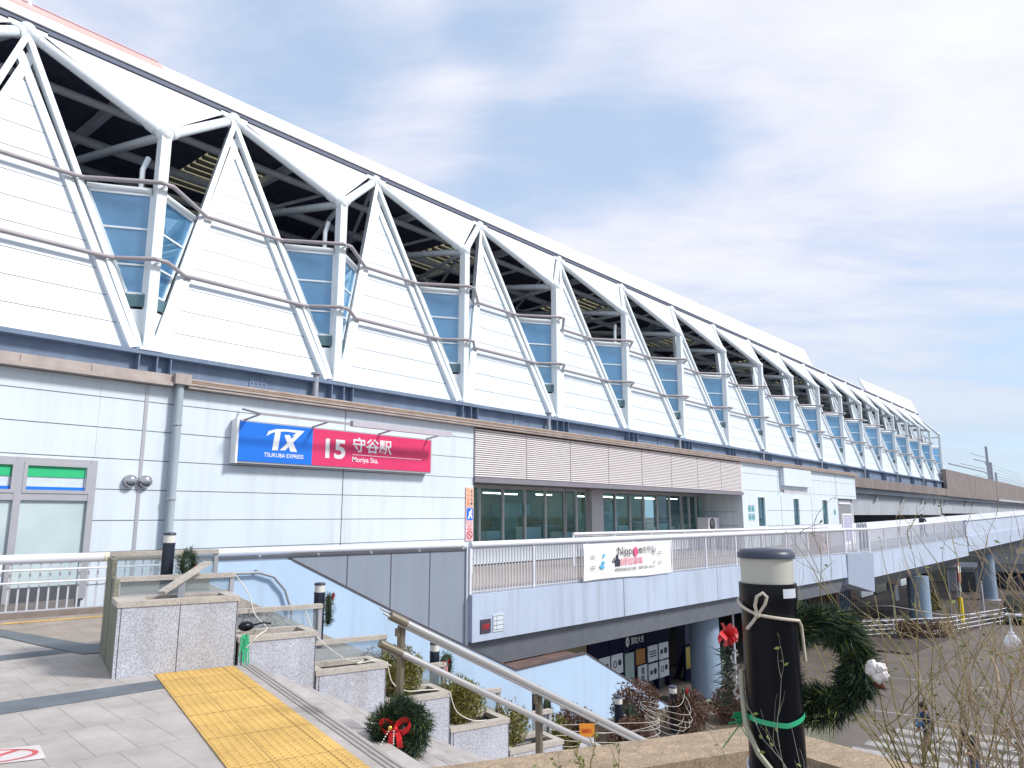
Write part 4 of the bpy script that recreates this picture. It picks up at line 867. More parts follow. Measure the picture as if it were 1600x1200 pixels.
for x in (-1.15, 1.1):
    for y in (-.70, .70):
        w = lp(MB().lathe((x, y, .34), [(.2, -.1), (.34, -.1), (.34, .1), (.2, .1)], 18, axis=(0, 1, 0)), 'wheel', tyrem); r_ = MB().lathe((x, y, .34), [(.02, -.105), (.2, -.11), (.2, .11), (.02, .105)], 14, axis=(0, 1, 0)).part('rim', alum, w); r_.matrix_parent_inverse = Matrix.Identity(4)
for y in (-.5, .5): lp(MB().lathe((-1.77, y, .78), [(.1, 0), (.1, .04)], 12, axis=(-1, 0, 0)), 'headlight', alum)
lp(MB().box(-1.82, -1.72, -.7, .7, .36, .58), 'bumper', darkgrey); lp(MB().box(-1.0, -.9, -.85, -.73, 1.1, 1.25), 'mirror', darkgrey)
lp(MB().prism([(-.74, -.6, 1.1), (-.74, .6, 1.1), (-.47, .55, 1.64), (-.47, -.55, 1.64)], (-.015, 0, .008)), 'windscreen', MATS['car glass green'])
car.rotation_euler = (0, 0, R(-8))

# bicycles parked by the kiosk
def bike():
    t = thing('bicycle', 'x', 'bicycle', (0, 0, 0), 'bicycles parked behind the twigs')
    for x in (-.52, .52):
        w = MB().tube([(x + .32 * math.cos(a * .449), 0, .33 + .32 * math.sin(a * .449)) for a in range(14)], .02, 5, closed=True).part('wheel', tyrem, t); b = MB()
        for i in range(5): b.tube([(x - .31 * math.cos(i * .628), 0, .33 - .31 * math.sin(i * .628)), (x + .31 * math.cos(i * .628), 0, .33 + .31 * math.sin(i * .628))], .004, 3)
        b.part('spokes', alum, w)
    MB().tube([(-.52, 0, .33), (-.1, 0, .3), (-.25, 0, .8), (-.52, 0, .33)], .018, 5).tube([(-.1, 0, .3), (.38, 0, .78), (.52, 0, .33)], .018, 5).part('frame', polem, t)
    MB().tube([(.36, -.26, .98), (.4, 0, .95), (.36, .26, .98)], .014, 5).tube([(.4, 0, .95), (.38, 0, .75)], .014, 5).part('handlebar', alum, t)
    MB().ball((-.27, 0, .84), .1, 6, sq=(1.3, .7, .4)).part('saddle', tyrem, t); MB().box(.45, .75, -.16, .16, .7, .92).part('basket', polem, t)
    return t
bk = bike(); ws = ['nearest the brown kiosk', 'second from the brown kiosk', 'third from the brown kiosk', 'fourth from the brown kiosk', 'nearest the round pier']
for i in range(5):
    x, y = 48.6 + i * .75, 13.3 - i * .48
    o = bk if i == 0 else dup(bk, (x, y, GZ), '')
    o.location = (x, y, GZ); o.rotation_euler = (0, 0, R(60 + 6 * i)); o['label'] = 'grey parked bicycle, ' + ws[i]

# ------------------------------------------------------------------ granite planters stepping down beside the stair
def sbox(b, s0, s1, t0, t1, z0, z1, mi=0):
    return b.hexa([st(s0, t0, z0), st(s1, t0, z0), st(s1, t1, z0), st(s0, t1, z0), st(s0, t0, z1), st(s1, t0, z1), st(s1, t1, z1), st(s0, t1, z1)], mi)
def trough(parent, s0, s1, zt, zb, d=.62, w=.11, wl=None):
    wl = w if wl is None else wl
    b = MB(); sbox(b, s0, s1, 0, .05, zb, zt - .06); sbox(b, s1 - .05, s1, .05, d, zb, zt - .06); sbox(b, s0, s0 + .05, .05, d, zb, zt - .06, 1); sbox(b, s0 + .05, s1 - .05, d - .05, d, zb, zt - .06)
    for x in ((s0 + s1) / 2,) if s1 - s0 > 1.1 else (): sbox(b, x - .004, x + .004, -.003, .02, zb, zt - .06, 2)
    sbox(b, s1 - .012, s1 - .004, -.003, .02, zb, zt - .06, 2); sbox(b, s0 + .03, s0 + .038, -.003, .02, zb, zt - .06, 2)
    b.part('wall', [granite, gside, seamm], parent)
    b = MB(); e = .012
    sbox(b, s0 - e, s1 + e, -e, w, zt - .06, zt); sbox(b, s0 - e, s1 + e, d - w, d + e, zt - .06, zt); sbox(b, s0 - e, s0 + wl, w, d - w, zt - .06, zt); sbox(b, s1 - w, s1 + e, w, d - w, zt - .06, zt)
    b.part('coping', gcap, parent)
    b = MB(); sbox(b, s0 + .05, s1 - .05, .05, d - .05, zt - .5, zt - .14); b.part('soil', soil, parent)
def screen(parent, s0, s1, t, zb, zt):
    b = MB(); sbox(b, s0, s1, t, t + .10, zt - .055, zt); b.part('screen_coping', gcap, parent)
    b = MB(); sbox(b, s1 - .05, s1, t + .02, t + .08, zb, zt - .055); sbox(b, s0, s0 + .05, t + .02, t + .08, zb, zt - .055); sbox(b, s0 + .05, s1 - .05, t + .04, t + .06, zb, zb + .03); b.part('screen_post', alum, parent)
    b = MB(); sbox(b, s0 + .05, s1 - .05, t + .045, t + .055, zb + .03, zt - .055); b.part('screen_pane', clear, parent)
names = ['tall granite planter box at the head of the stair, empty and rust stained', 'granite planter second from the stair head, with a black cable box on it', 'granite planter third from the stair head, empty with loose white cable', 'granite planter fourth from the stair head, holding a round olive bush behind the handrail post', 'granite planter fifth from the stair head, with an olive bush and looped white cable', 'granite planter sixth from the stair head, with a sparse olive bush']
p1 = thing('granite_planter', names[0], 'planter', st(.6, 0, 0), 'granite planters beside the stair')
trough(p1, 0, 1.27, .80, 0, .62, .12, .30)
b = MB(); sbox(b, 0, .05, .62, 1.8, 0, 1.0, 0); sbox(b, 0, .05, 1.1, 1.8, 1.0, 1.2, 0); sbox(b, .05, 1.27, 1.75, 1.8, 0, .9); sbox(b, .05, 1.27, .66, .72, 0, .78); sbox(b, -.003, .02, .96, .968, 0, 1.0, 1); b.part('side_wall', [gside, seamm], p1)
screen(p1, .02, 1.36, .66, .78, 1.02); screen(p1, .02, 1.36, 1.7, .9, 1.27)
b = MB(); sbox(b, .05, 1.22, .72, 1.7, .3, .74); b.part('soil', soil, p1)
tops = [.32, -.16, -.63, -1.10, -1.53]; 
pls = [p1]
for i, zt in enumerate(tops):
    s0 = 1.30 + .95 * i + .012; s1 = s0 + .925
    p = thing('granite_planter', names[i + 1], 'planter', st(s0, 0, zt - 1), 'granite planters beside the stair'); pls.append(p)
    trough(p, s0, s1, zt, zt - 1.4, .60, .10)
    screen(p, s0, s1 + .3, .68, zt - .3, zt + .24)
# sloped kerb and soil bank behind the planters
bank = thing('soil_bank', 'sloping soil bank with a granite kerb behind the planters', 'soil bank', st(3, 1.5, -3))
b = MB(); b.hexa([st(1.28, .75, -3), st(6.2, .75, -4), st(6.2, 2.0, -4), st(1.28, 2.0, -3), st(1.28, .75, .1), st(6.2, .75, -2.25), st(6.2, 2.0, -2.25), st(1.28, 2.0, .1)]); b.part('soil', soil, bank)
b = MB(); b.hexa([st(1.28, 1.9, -3), st(6.6, 1.9, -4), st(6.6, 2.02, -4), st(1.28, 2.02, -3), st(1.28, 1.9, .80), st(6.6, 1.9, -1.78), st(6.6, 2.02, -1.78), st(1.28, 2.02, .80)]); b.part('kerb', gcap, bank)
bed = thing('landing_bed', 'long low planting bed at the stair landing', 'planting bed', st(8, 0, -3.1))
b = MB(); sbox(b, 6.08, 12.5, 0, .1, -3.6, -2.02); sbox(b, 6.08, 12.5, 1.9, 2.0, -3.6, -2.02); sbox(b, 12.4, 12.5, .1, 1.9, -3.6, -2.02); b.part('wall', gside, bed)  # dark shade-toned granite dims the sunlit bed walls
b = MB(); sbox(b, 6.08, 12.5, .1, 1.9, -3.5, -2.12); b.part('soil', soil, bed)

# shrubs
def shrub(name, c, rx, ry, rz_, m, label, n=900, leaf=.035, seed=1, group=None, stems=6, flat=.35):
    rd = random.Random(seed); t = thing(name, label, 'shrub', (c[0], c[1], c[2] - rz_), group)
    b = MB(); lob = [(V((rd.gauss(0, 1), rd.gauss(0, 1), rd.gauss(0, 1))).normalized(), rd.uniform(.75, 1.12)) for _ in range(14)]
    for _ in range(n):
        d = V((rd.gauss(0, 1), rd.gauss(0, 1), rd.gauss(0, 1))).normalized()
        k = max(lob, key=lambda q: q[0].dot(d)); r = k[1] * (rd.random() ** .4) * (.72 + .28 * k[0].dot(d))
        p = V((c[0] + d.x * rx * r, c[1] + d.y * ry * r, c[2] + d.z * rz_ * r))
        u = (d + V((rd.gauss(0, .6), rd.gauss(0, .6), rd.gauss(.5, .6)))).normalized(); w = u.orthogonal().normalized(); w = (Matrix.Rotation(rd.uniform(0, 6.28), 3, u) @ w)
        l = leaf * rd.uniform(.6, 1.5)
        b.add([p - w * l * flat, p + u * l * .5 + w * l * .1, p + u * l * 1.1, p + w * l * flat], [(0, 1, 2, 3)])
    b.part('foliage', m, t)
    b = MB()
    for _ in range(stems):
        a = rd.uniform(0, 6.28); b.tube([(c[0], c[1], c[2] - rz_ * 1.05), (c[0] + rx * .4 * math.cos(a), c[1] + ry * .4 * math.sin(a), c[2]), (c[0] + rx * .75 * math.cos(a), c[1] + ry * .75 * math.sin(a), c[2] + rz_ * rd.uniform(.2, .7))], .009, 4, r2=.003)
    b.part('stem', bark, t); return t
def sh_at(s, t, z): return st(s, t, z)
shrub('round_bush', st(3.55, .38, -.40), .40, .30, .38, olive, 'olive bush in the fourth planter behind the handrail post', 5200, .04, 3)
shrub('round_bush', st(4.5, .36, -.86), .40, .32, .37, olive, 'olive bush in the fifth planter with white cable looped below', 5200, .04, 4)
shrub('round_bush', st(5.35, .36, -1.32), .34, .30, .38, olive, 'sparse olive bush in the sixth planter with bare lower stems', 1900, .045, 5)
shrub('dry_shrub', st(1.75, 1.4, .30), .30, .25, .24, lav, 'small grey lilac dry shrub behind the second planter', 420, .05, 6)
shrub('dry_shrub', st(2.1, 1.5, .12), .26, .22, .2, olive, 'small dull green shrub behind the second planter', 300, .05, 16)
shrub('dry_shrub', st(3.6, 1.45, -.45), .34, .25, .26, rust, 'small red brown shrub on the bank behind the fourth planter', 450, .05, 7)
for i, (s, t, z, r, lab) in enumerate(((7.05, 1.0, -1.78, .50, 'red brown shrub left of the bollard row in the landing bed'), (8.55, 1.2, -1.62, .62, 'largest red brown shrub between two bollards in the landing bed'), (9.5, .9, -1.78, .5, 'red brown shrub beside the wreathed bollard in the landing bed'), (6.45, .8, -1.85, .40, 'low olive brown shrub at the near end of the landing bed'), (10.7, .9, -1.85, .5, 'far red brown shrub in the landing bed'), (7.8, .5, -1.9, .45, 'low rusty shrub at the front of the landing bed'))):
    shrub('hedge_shrub', st(s, t, z), r, r * .8, .42, olive if i == 3 else rust, lab, 3600, .05, 20 + i, 'hedge shrubs in the landing bed')

# bollards
def bollard_proto():
    t = thing('lamp_bollard', 'x', 'bollard', (0, 0, 0), 'lamp bollards along the stair')
    MB().lathe((0, 0, 0), [(.073, 0), (.073, .71), (.076, .715), (.076, .74)], 20).part('post', navyb, t)
    MB().lathe((0, 0, 0), [(.068, .74), (.070, .835)], 20).part('lens', lampw, t)
    MB().lathe((0, 0, 0), [(.077, .835), (.077, .855), (.064, .866), (.0001, .87)], 20).part('cap', navyb, t)
    return t
BP = bollard_proto()
BL = [((4.45, 9.45, 1.53), 'dark lamp bollard standing on the tall planter at the stair head'), ((6.34, 8.88, .82), 'dark lamp bollard behind the third granite planter'), ((8.06, 8.35, -.13), 'dark lamp bollard half hidden behind the handrail post'), ((9.82, 7.81, -.96), 'dark lamp bollard behind the second handrail post'), ((11.46, 7.31, -1.33), 'dark lamp bollard amid red brown shrubs, left of the red bowed one'), ((12.75, 6.95, -1.33), 'dark lamp bollard with a red bow amid red brown shrubs'), ((14.12, 6.5, -1.77), 'farthest dark lamp bollard of the row, close to the round pier')]
for i, (p, lab) in enumerate(BL):
    o = BP if i == 0 else dup(BP, (0, 0, 0), lab)
    o.location = (p[0], p[1], p[2] - .87); o['label'] = lab

# wreaths
def wreath(c, ax, Rr, rr, n, ln, label, seed, bow=None, bowr=1.0, gold_=False, beads=0, mats=(greenn, greeny), squash=1.0, gap=None):
    """ring of needles round axis ax; returns the thing"""
    rd = random.Random(seed); ax = V(ax).normalized(); u = ax.cross(V((0, 0, 1))).normalized(); w = u.cross(ax).normalized()
    t = thing('wreath', label, 'wreath', V(c) - w * Rr, 'christmas wreaths')
    def P(a, r, o): return V(c) + (u * math.cos(a) * squash + w * math.sin(a)) * r + ax * o
    core = MB().tube([P(i * .2618, Rr, 0) for i in range(24)], rr * .5, 8, closed=True); core.part('ring', pm('dark wreath core', (.01, .022, .01), .9), t)
    b = MB()
    for i in range(n):
        a = rd.uniform(0, 6.283)
        q = rd.uniform(0, 6.283); k = rr * rd.uniform(.35, 1) * (1 + .25 * math.sin(a * 5 + seed))
        p = P(a, Rr + k * math.cos(q), k * math.sin(q)); rad = (u * math.cos(a) + w * math.sin(a)) * math.cos(q) + ax * math.sin(q)
        tang = u * -math.sin(a) + w * math.cos(a)
        d = (rad * rd.uniform(.5, 1.1) + tang * rd.uniform(-.2, 1.2) + V((rd.gauss(0, .3), rd.gauss(0, .3), rd.gauss(0, .3)))).normalized()
        s = d.orthogonal().normalized(); s = Matrix.Rotation(rd.uniform(0, 6.28), 3, d) @ s; l = ln * rd.uniform(.6, 1.35); wd = l * .048
        b.add([p - s * wd, p + s * wd, p + d * l], [(0, 1, 2)], 1 if rd.random() < .16 + .1 * math.sin(a * 3) else 0)
    b.part('needles', list(mats), t)
    if bow:
        a, sz_ = bow; o = P(a, Rr * bowr, rr * 1.15)
        b = MB()
        for sgn in (-1, 1):
            pts = []
            for j in range(9):
                q = j / 8 * 2 * math.pi; pts.append(o + u * sgn * sz_ * .5 * (1 - math.cos(q)) + w * sz_ * .38 * math.sin(q) + w * sz_ * .25 * (1 - math.cos(q)) * .5)
            b.ribbon(pts, ax * .55 + w * .75 + u * .25, sz_ * .5)
            b.ribbon([o, o + u * sgn * sz_ * .25 - w * sz_ * .5 + ax * .01, o + u * sgn * sz_ * .35 - w * sz_ * 1.15], u, sz_ * .38)
        b.ball(o, sz_ * .17, 6); b.part('bow', red, t)
        if gold_:
            MB().ball(o + u * sz_ * .35 + w * sz_ * .1 + ax * .03, sz_ * .16, 8).part('bell', gold, t)
        if beads:
            b = MB()
            for k2 in range(2):
                for j in range(beads): b.ball(o + u * (sz_ * (.1 + .35 * k2) + .012 * j * k2) - w * (sz_ * .1 + j * sz_ * .15) + ax * .035, sz_ * .05, 5)
            b.part('beads', pearl, t)
    return t
wreath((4.63, 9.28, 1.14), (.55, -.83, 0), .13, .055, 1500, .06, 'wreath with a red bauble on the bollard of the tall planter', 31, bow=(3.6, .07))
wreath((6.44, 8.80, .45), (.85, -.5, 0), .17, .05, 900, .06, 'narrow wreath with a red poinsettia on top beside the third planter bollard', 32, bow=(1.6, .09), beads=4)
wreath((8.20, 8.25, -.48), (.3, -.95, 0), .14, .06, 900, .06, 'wreath with red ribbon behind the handrail', 33, bow=(.2, .12), beads=5)
wreath((9.98, 7.72, -1.35), (.4, -.9, 0), .15, .06, 700, .06, 'plain wreath on the bollard behind the second handrail post', 34)
wreath((11.66, 7.2, -1.72), (.4, -.9, 0), .17, .07, 800, .07, 'plain wreath on the bollard amid the red brown shrubs', 35)
wreath((12.93, 6.85, -1.62), (.4, -.9, 0), .17, .07, 800, .07, 'wreath with red bow and lights on the shrub bed bollard', 36, bow=(1.6, .13), beads=5)
wreath((14.3, 6.4, -2.1), (.4, -.9, 0), .15, .06, 600, .06, 'small wreath on the farthest bollard of the row', 37)
wreath((4.57, 5.14, -.09), (-.62, -.76, .12), .165, .10, 8000, .075, 'thick wreath with red bow, gold bell and white beads on the handrail post', 38, bow=(.5, .13), bowr=.35, gold_=True, beads=6)

# stair handrail
hd = thing('stair_handrail', 'double stainless handrail on bronze posts down the stair', 'handrail', st(1.95, -3, -.3))
U0, U1 = V((4.56, 5.29, .85)), V((7.45, 4.41, -.68)); dU = U1 - U0
L0, L1 = V((4.47, 5.32, .62)), V((6.77, 4.61, -.60)); dL = L1 - L0
MB().tube([U0 - dU * .0, U0 + dU * 1.5], .034, 14).part('upper_rail', steel, hd); MB().tube([L0 + dL * .0, L0 + dL * 2], .030, 14).part('lower_rail', steel, hd)
MB().tube([U0 - dU * .004, U0 + dU * .05], .040, 14).part('end_sleeve', bronze, hd); MB().tube([L0 - dL * .004, L0 + dL * .085], .037, 14).part('end_sleeve', bronze, hd)
MB().tube([U0 + V((.08, -.02, -.08)), U0 + dU * 1.5 + V((.0, -.02, -.055))], .016, 8).part('under_bar', steel, hd)
b = MB()
for dy in (-.015, .025): b.tube([U0 - dU * .03 + V((0, dy, dy)), U0 + V((0, dy, dy))], .010, 6)
b.part('end_pin', alum, hd)
for px_, zt, zb in ((U0 + dU * .045, .0, -1.25), (U0 + dU * .55, 0, -1.3), (U0 + dU * 1.05, 0, -1.3)):
    p = px_ + V((.01, .06, 0)); MB().box(p.x - .022, p.x + .022, p.y - .03, p.y + .03, p.z + zb, p.z - .03).part('post', bronze, hd)
    MB().box(p.x - .06, p.x + .035, p.y - .02, p.y + .02, p.z - .12, p.z - .05).part('bracket', bronze, hd)
# loose cables on the planters
def cable(pts, label, r=.007, m=wire):
    P = [V(p) for p in pts]; q = []
    for i in range(len(P) - 1):
        a, bb, c, d = P[max(i - 1, 0)], P[i], P[i + 1], P[min(i + 2, len(P) - 1)]
        for k in range(5):
            t = k / 5; q.append(.5 * ((2 * bb) + (c - a) * t + (2 * a - 5 * bb + 4 * c - d) * t * t + (3 * bb - a - 3 * c + d) * t ** 3))
    q.append(P[-1]); return MB().tube(q, r, 6).solo('light_cable', m, label, 'cable')
cable([st(1.36, .75, 1.02), st(1.55, .7, .75), st(1.62, .6, .5), st(1.7, .3, .36), st(1.52, -.03, .33), st(1.38, -.04, .2)], 'white cable hanging down between the first and second planters')
cable([st(2.3, .7, .5), st(2.45, .6, .15), st(2.75, .3, -.12), st(2.95, .2, -.13), st(2.8, .02, -.13), st(3.1, .05, -.12), st(3.25, -.02, -.2)], 'white cable lying across the third planter')
cable([st(3.22, .05, -.15), st(3.3, .05, -.42), st(3.5, .05, -.55), st(3.75, .08, -.58), st(4.0, .1, -.60)], 'white cable drooping over the fourth planter')
cable([st(4.12, -.02, -.62), st(4.25, .02, -.9), st(4.5, .02, -1.05), st(4.75, .05, -1.09)], 'white cable drooping over the fifth planter')
rd = random.Random(21)
for i in range(7):
    z = -1.48 - .075 * i; q = lambda: rd.uniform(-.05, .05)
    cable([st(6.0 + q() * 3, .3, z + .1), st(7.2, .1 + q(), z - .03 + q()), st(8.0, .02, z - .05 + q()), st(8.35 + .03 * i, .86, z + .03 + q() * .5), st(8.9, .4 + q() * 4, z - .10 + q()), st(9.45, .88, z + .03 + q()), (rd.choice([(*st(9.9, .6), z - .2), (*st(10.4, 1.2), z - .15), (*st(9.45, 1.0), z)]))], 'pale string light cable crossing the landing bed, %s' % ['topmost strand', 'second strand from the top', 'third strand from the top', 'middle strand', 'third strand from the bottom', 'second strand from the bottom', 'lowest strand'][i], .0034)
cbx = thing('cable_box', 'small black cable box on the second planter', 'cable box', st(1.42, .25, .33)); MB().ball(st(1.45, .3, .40), .1, 8, sq=(1, .7, .6)).part('casing', black, cbx); MB().tube([st(1.5, .3, .4), st(1.65, .28, .43), st(1.75, .3, .41)], .012, 6).part('lead', black, cbx)
b = MB(); rd = random.Random(5)
for i in range(9): x = 1.36 + rd.uniform(-.03, .05); b.ribbon([st(x, -.02, .35), st(x + rd.uniform(-.02, .02), -.03, .2), st(x + rd.uniform(-.03, .03), -.025, .0 + rd.uniform(-.05, .08))], (S_.x, S_.y, 0), .012)
b.solo('tape_streamers', greent, 'green plastic tape streamers at the corner of the second planter', 'tape')
b = MB(); b.hexa([st(.42, .30, .84), st(.50, .22, .84), st(1.05, .55, 1.15), st(.97, .64, 1.15), st(.42, .30, .87), st(.50, .22, .87), st(1.05, .55, 1.18), st(.97, .64, 1.18)]); b.solo('leaning_plank', gcap, 'loose grey plank leaning from the tall planter against its bollard', 'plank')
b = MB(); sbox(b, .66, .74, .40, .46, .72, 1.0); b.solo('short_stake', polem, 'short grey stake standing in the tall planter trough', 'stake')
# warning sign by the lower stair
t = thing('warning_sign', 'white warning sign with an orange header below the handrail', 'sign', (7.44, 5.13, -1.5))
sx = V((.647, -.763, 0)); o_ = V((7.36, 5.22, 0))
def sg_(a, z): p = o_ + sx * a; return (p.x, p.y, z)
b = MB().prism([sg_(0, -1.35), sg_(.16, -1.35), sg_(.16, -.62), sg_(0, -.62)], (.01, .012, 0)); b.part('board', whitep, t)
MB().prism([sg_(-.005, -.75), sg_(.165, -.75), sg_(.165, -.61), sg_(-.005, -.61)], (-.006, -.007, 0)).part('header', pm('orange header', (.85, .32, .03), .5), t)
text('駐輪禁止', sg_(.02, -.71) , sx, SZ, .12, .05, red, t, thick=.012); MB().prism([sg_(.09, -.85), sg_(.13, -.85), sg_(.13, -.81), sg_(.10, -.79)], (-.004, -.005, 0)).part('figure', inkm, t)
# floor sticker
t = thing('floor_sticker', 'white floor sticker with a red oval on the paving at the lower left', 'floor sticker', (2.1, 6.55, 0))
q = [(1.72, 6.95), (2.27, 6.68), (2.19, 6.30), (1.64, 6.55)]
MB().prism([(x, y, .008) for x, y in q], (0, 0, -.003)).part('sheet', pm('white floor film', (.62, .57, .57), .6, .1), t)
def fs(u, v): a = V(q[3]).lerp(V(q[2]), u); c = V(q[0]).lerp(V(q[1]), u); p = a.lerp(c, v); return V((p.x, p.y, .0095))
b = MB()
def oval(r0, r1):
    n = 28; vs = []
    for i in range(n):
        a = 6.2832 * i / n
        for r in (r0, r1): vs.append(fs(.5 + .46 * r * math.cos(a), .5 + .44 * r * math.sin(a)))
    b.add(vs, [(2 * i, 2 * i + 1, (2 * i + 3) % (2 * n), (2 * i + 2) % (2 * n)) for i in range(n)])
oval(.86, 1.0); b.add([fs(.22, .2), fs(.3, .16), fs(.8, .78), fs(.72, .82)], [(0, 1, 2, 3)]); b.add([fs(.4, .35), fs(.56, .35), fs(.56, .65), fs(.4, .65)], [(0, 1, 2, 3)]); b.part('red_mark', pm('worn red print', (.58, .09, .10), .6, .2), t)

# ------------------------------------------------------------------ foreground planter with the big bollard
fp = thing('foreground_planter', 'foreground raised planter with a speckled brown coping', 'planter', (2.2, .8, 0))
copm = pm('speckled brown coping', (.33, .25, .17), .8, .22, 14, speck=(170, .3))
b = MB(); b.hexa([(1.2, 2.27, .72), (3.18, 1.30, .72), (3.50, 1.46, .72), (1.35, 2.58, .72), (1.2, 2.27, .8), (3.18, 1.30, .8), (3.50, 1.46, .8), (1.35, 2.58, .8)])
b.hexa([(3.19, 1.29, .72), (2.55, -1.2, .72), (2.80, -1.25, .72), (3.50, 1.455, .72), (3.19, 1.29, .8), (2.55, -1.2, .8), (2.80, -1.25, .8), (3.50, 1.455, .8)]); b.part('coping', copm, fp)
b = MB(); b.hexa([(1.25, 2.3, -3), (3.2, 1.34, -3), (3.44, 1.44, -3), (1.36, 2.53, -3), (1.25, 2.3, .72), (3.2, 1.34, .72), (3.44, 1.44, .72), (1.36, 2.53, .72)]); b.hexa([(3.24, 1.3, -3), (2.6, -1.2, -3), (2.76, -1.24, -3), (3.46, 1.43, -3), (3.24, 1.3, .72), (2.6, -1.2, .72), (2.76, -1.24, .72), (3.46, 1.43, .72)]); b.part('wall', granite, fp)
MB().prism([(1.1, 2.26, .66), (3.22, 1.3, .66), (2.58, -1.2, .66), (1.2, -.9, .66)], (0, 0, -.3)).part('soil', soil, fp)
BB = V((2.06, .82, 0)); 
bb = thing('lamp_bollard', 'big black lamp bollard in the foreground with a rope bow tied round its head', 'bollard', (2.06, .82, .66), 'lamp bollards along the stair')
MB().lathe(BB, [(.0725, .66), (.0725, 1.515), (.0765, 1.52), (.0765, 1.565)], 32).part('post', black, bb)
MB().lathe(BB, [(.069, 1.565), (.0705, 1.632)], 32).part('lens', pm('big frosted lens', (.50, .50, .44), .3, .05), bb)
MB().lathe(BB, [(.0768, 1.632), (.0768, 1.645), (.066, 1.655), (.0001, 1.659)], 32).part('cap', pm('slate bollard cap', (.035, .045, .075), .4), bb)
# directions: f = towards the camera from the bollard, r = to the photo's right
f_ = V((-2.06, -.82, 0)).normalized(); r_ = V((f_.y * -1, f_.x, 0)); r_ = V((.82, -2.06, 0)).normalized() * 1
if r_.dot(V((.647, -.763, 0))) < 0: r_ = -r_
def bs(a, z, r=.086): r *= .872; a = R(a); d = f_ * math.cos(a) + r_ * math.sin(a); return BB + d * r + V((0, 0, z))
MB().ribbon([bs(30 + 4 * i, 1.542, .0886) for i in range(10)], (0, 0, 1), .024).part('label_plate', pm('silver label', (.55, .6, .66), .3), bb)
rp_ = thing('rope_tie', 'beige rope tied in a loose bow round the big bollard', 'rope', bs(0, 1.5))
def ringrope(z0, z1, a0, a1, r=.0905, n=24): return [bs(a0 + (a1 - a0) * i / n, z0 + (z1 - z0) * i / n, r) for i in range(n + 1)]
MB().tube(ringrope(1.520, 1.487, -100, -22) + ringrope(1.486, 1.470, -18, 70, .0905, 14) + [bs(86, 1.455, .092), bs(95, 1.42, .095), bs(100, 1.36, .1)], .0045, 6).part('loop', rope, rp_)
MB().tube([bs(-22, 1.487, .092), bs(-24, 1.51, .098), bs(-18, 1.535, .105), bs(-8, 1.545, .105), bs(-2, 1.535, .104), bs(-6, 1.515, .1), bs(-20, 1.487, .093)], .0045, 6).tube([bs(-20, 1.488, .093), bs(-30, 1.468, .096), bs(-42, 1.448, .1)], .0045, 6).ball(bs(-21, 1.487, .094), .009, 6).part('bow', rope, rp_)
tp = thing('green_tape', 'green plastic tape knotted round the big bollard', 'tape', bs(-60, 1.2))
b = MB(); b.ribbon(ringrope(1.222, 1.212, -95, 20, .086) + ringrope(1.212, 1.235, 24, 100, .087, 14), (0, 0, 1), .013); b.part('band', greent, tp)
b = MB(); rd = random.Random(9)
for i in range(9):
    o = bs(-80, 1.22, .09); b.ribbon([o, o - r_ * rd.uniform(.0, .05) + V((0, 0, rd.uniform(-.03, .01))), o - r_ * rd.uniform(-.01, .07) + V((0, 0, rd.uniform(-.10, .0)))], (f_ * .5 + V((0, 0, 1))), .006)
b.part('loose_ends', greent, tp)
pt = pm('yellowed pvc cord', (.34, .33, .24), .4)
MB().tube([bs(-92, 1.33, .092), bs(-84, 1.27, .094), bs(-60, 1.20, .1), bs(-30, 1.14, .105), bs(0, 1.09, .11), bs(25, 1.03, .125), bs(40, .92, .15)], .0075, 8).solo('pvc_cord', pt, 'thick yellowish cord slanting across the front of the big bollard', 'cord')
MB().tube(ringrope(1.10, 1.072, -105, -50, .0875) + ringrope(1.07, 1.09, -40, 95, .0885), .004, 6).solo('wire_loop', pm('white lilac wire', (.62, .60, .68), .5), 'white wire looped round the lower part of the big bollard', 'wire')
# big wreath
wc = BB - f_ * .13 + r_ * .122 + V((0, 0, 1.335))
wreath(wc, f_ * .9 + r_ * .35, .116, .042, 9000, .038, 'large dark wreath hanging behind the big foreground bollard', 41, squash=1.05)
cb = thing('cotton_boll', 'white cotton boll with a brown husk on the right of the large wreath', 'cotton boll', wc + r_ * .2)
cc_ = BB - f_ * .07 + r_ * .262 + V((0, 0, 1.335))
b = MB()
rd = random.Random(8)
for d in ((-.012, .004), (.012, .010), (.004, -.014), (.017, -.008), (-.008, .016)):
    o = cc_ + r_ * d[0] + V((0, 0, d[1])) + f_ * .008; b.ball(o, .0145, 8)
    for i in range(22):
        d2 = V((rd.gauss(0, 1), rd.gauss(0, 1), rd.gauss(0, 1))).normalized(); b.ball(o + d2 * .0125, rd.uniform(.003, .0055), 5)
b.part('fluff', cotton, cb); MB().ball(cc_ + r_ * .006 + V((0, 0, -.033)), .012, 6, sq=(1.1, 1, .8)).ball(cc_ + r_ * .014 + V((0, 0, -.038)), .008, 6).part('husk', brown, cb)
rb = thing('red_flower', 'red fabric flower poking out on the left of the big bollard', 'ornament', wc - r_ * .19)
rc = BB - f_ * .11 - r_ * .122 + V((0, 0, 1.405)); b = MB(); rd = random.Random(3)
for i in range(16):
    d = V((rd.gauss(0, 1), rd.gauss(0, 1), rd.gauss(0, 1))).normalized(); b.ribbon([rc, rc + d * .018 + V((0, 0, .006)), rc + d * .034], d.orthogonal(), .026)
b.part('petals', red, rb)
b = MB()
for i in range(120):
    o = rc + V((rd.gauss(0, .010), rd.gauss(0, .010), -.03 - rd.random() * .17)); d = (V((rd.gauss(0, 1), rd.gauss(0, 1), rd.gauss(-.2, .6))) - r_ * .8).normalized(); s = d.orthogonal().normalized() * .0022; b.add([o - s, o + s, o + d * .04], [(0, 1, 2)])
b.part('needles', greenn, rb)
b = MB()
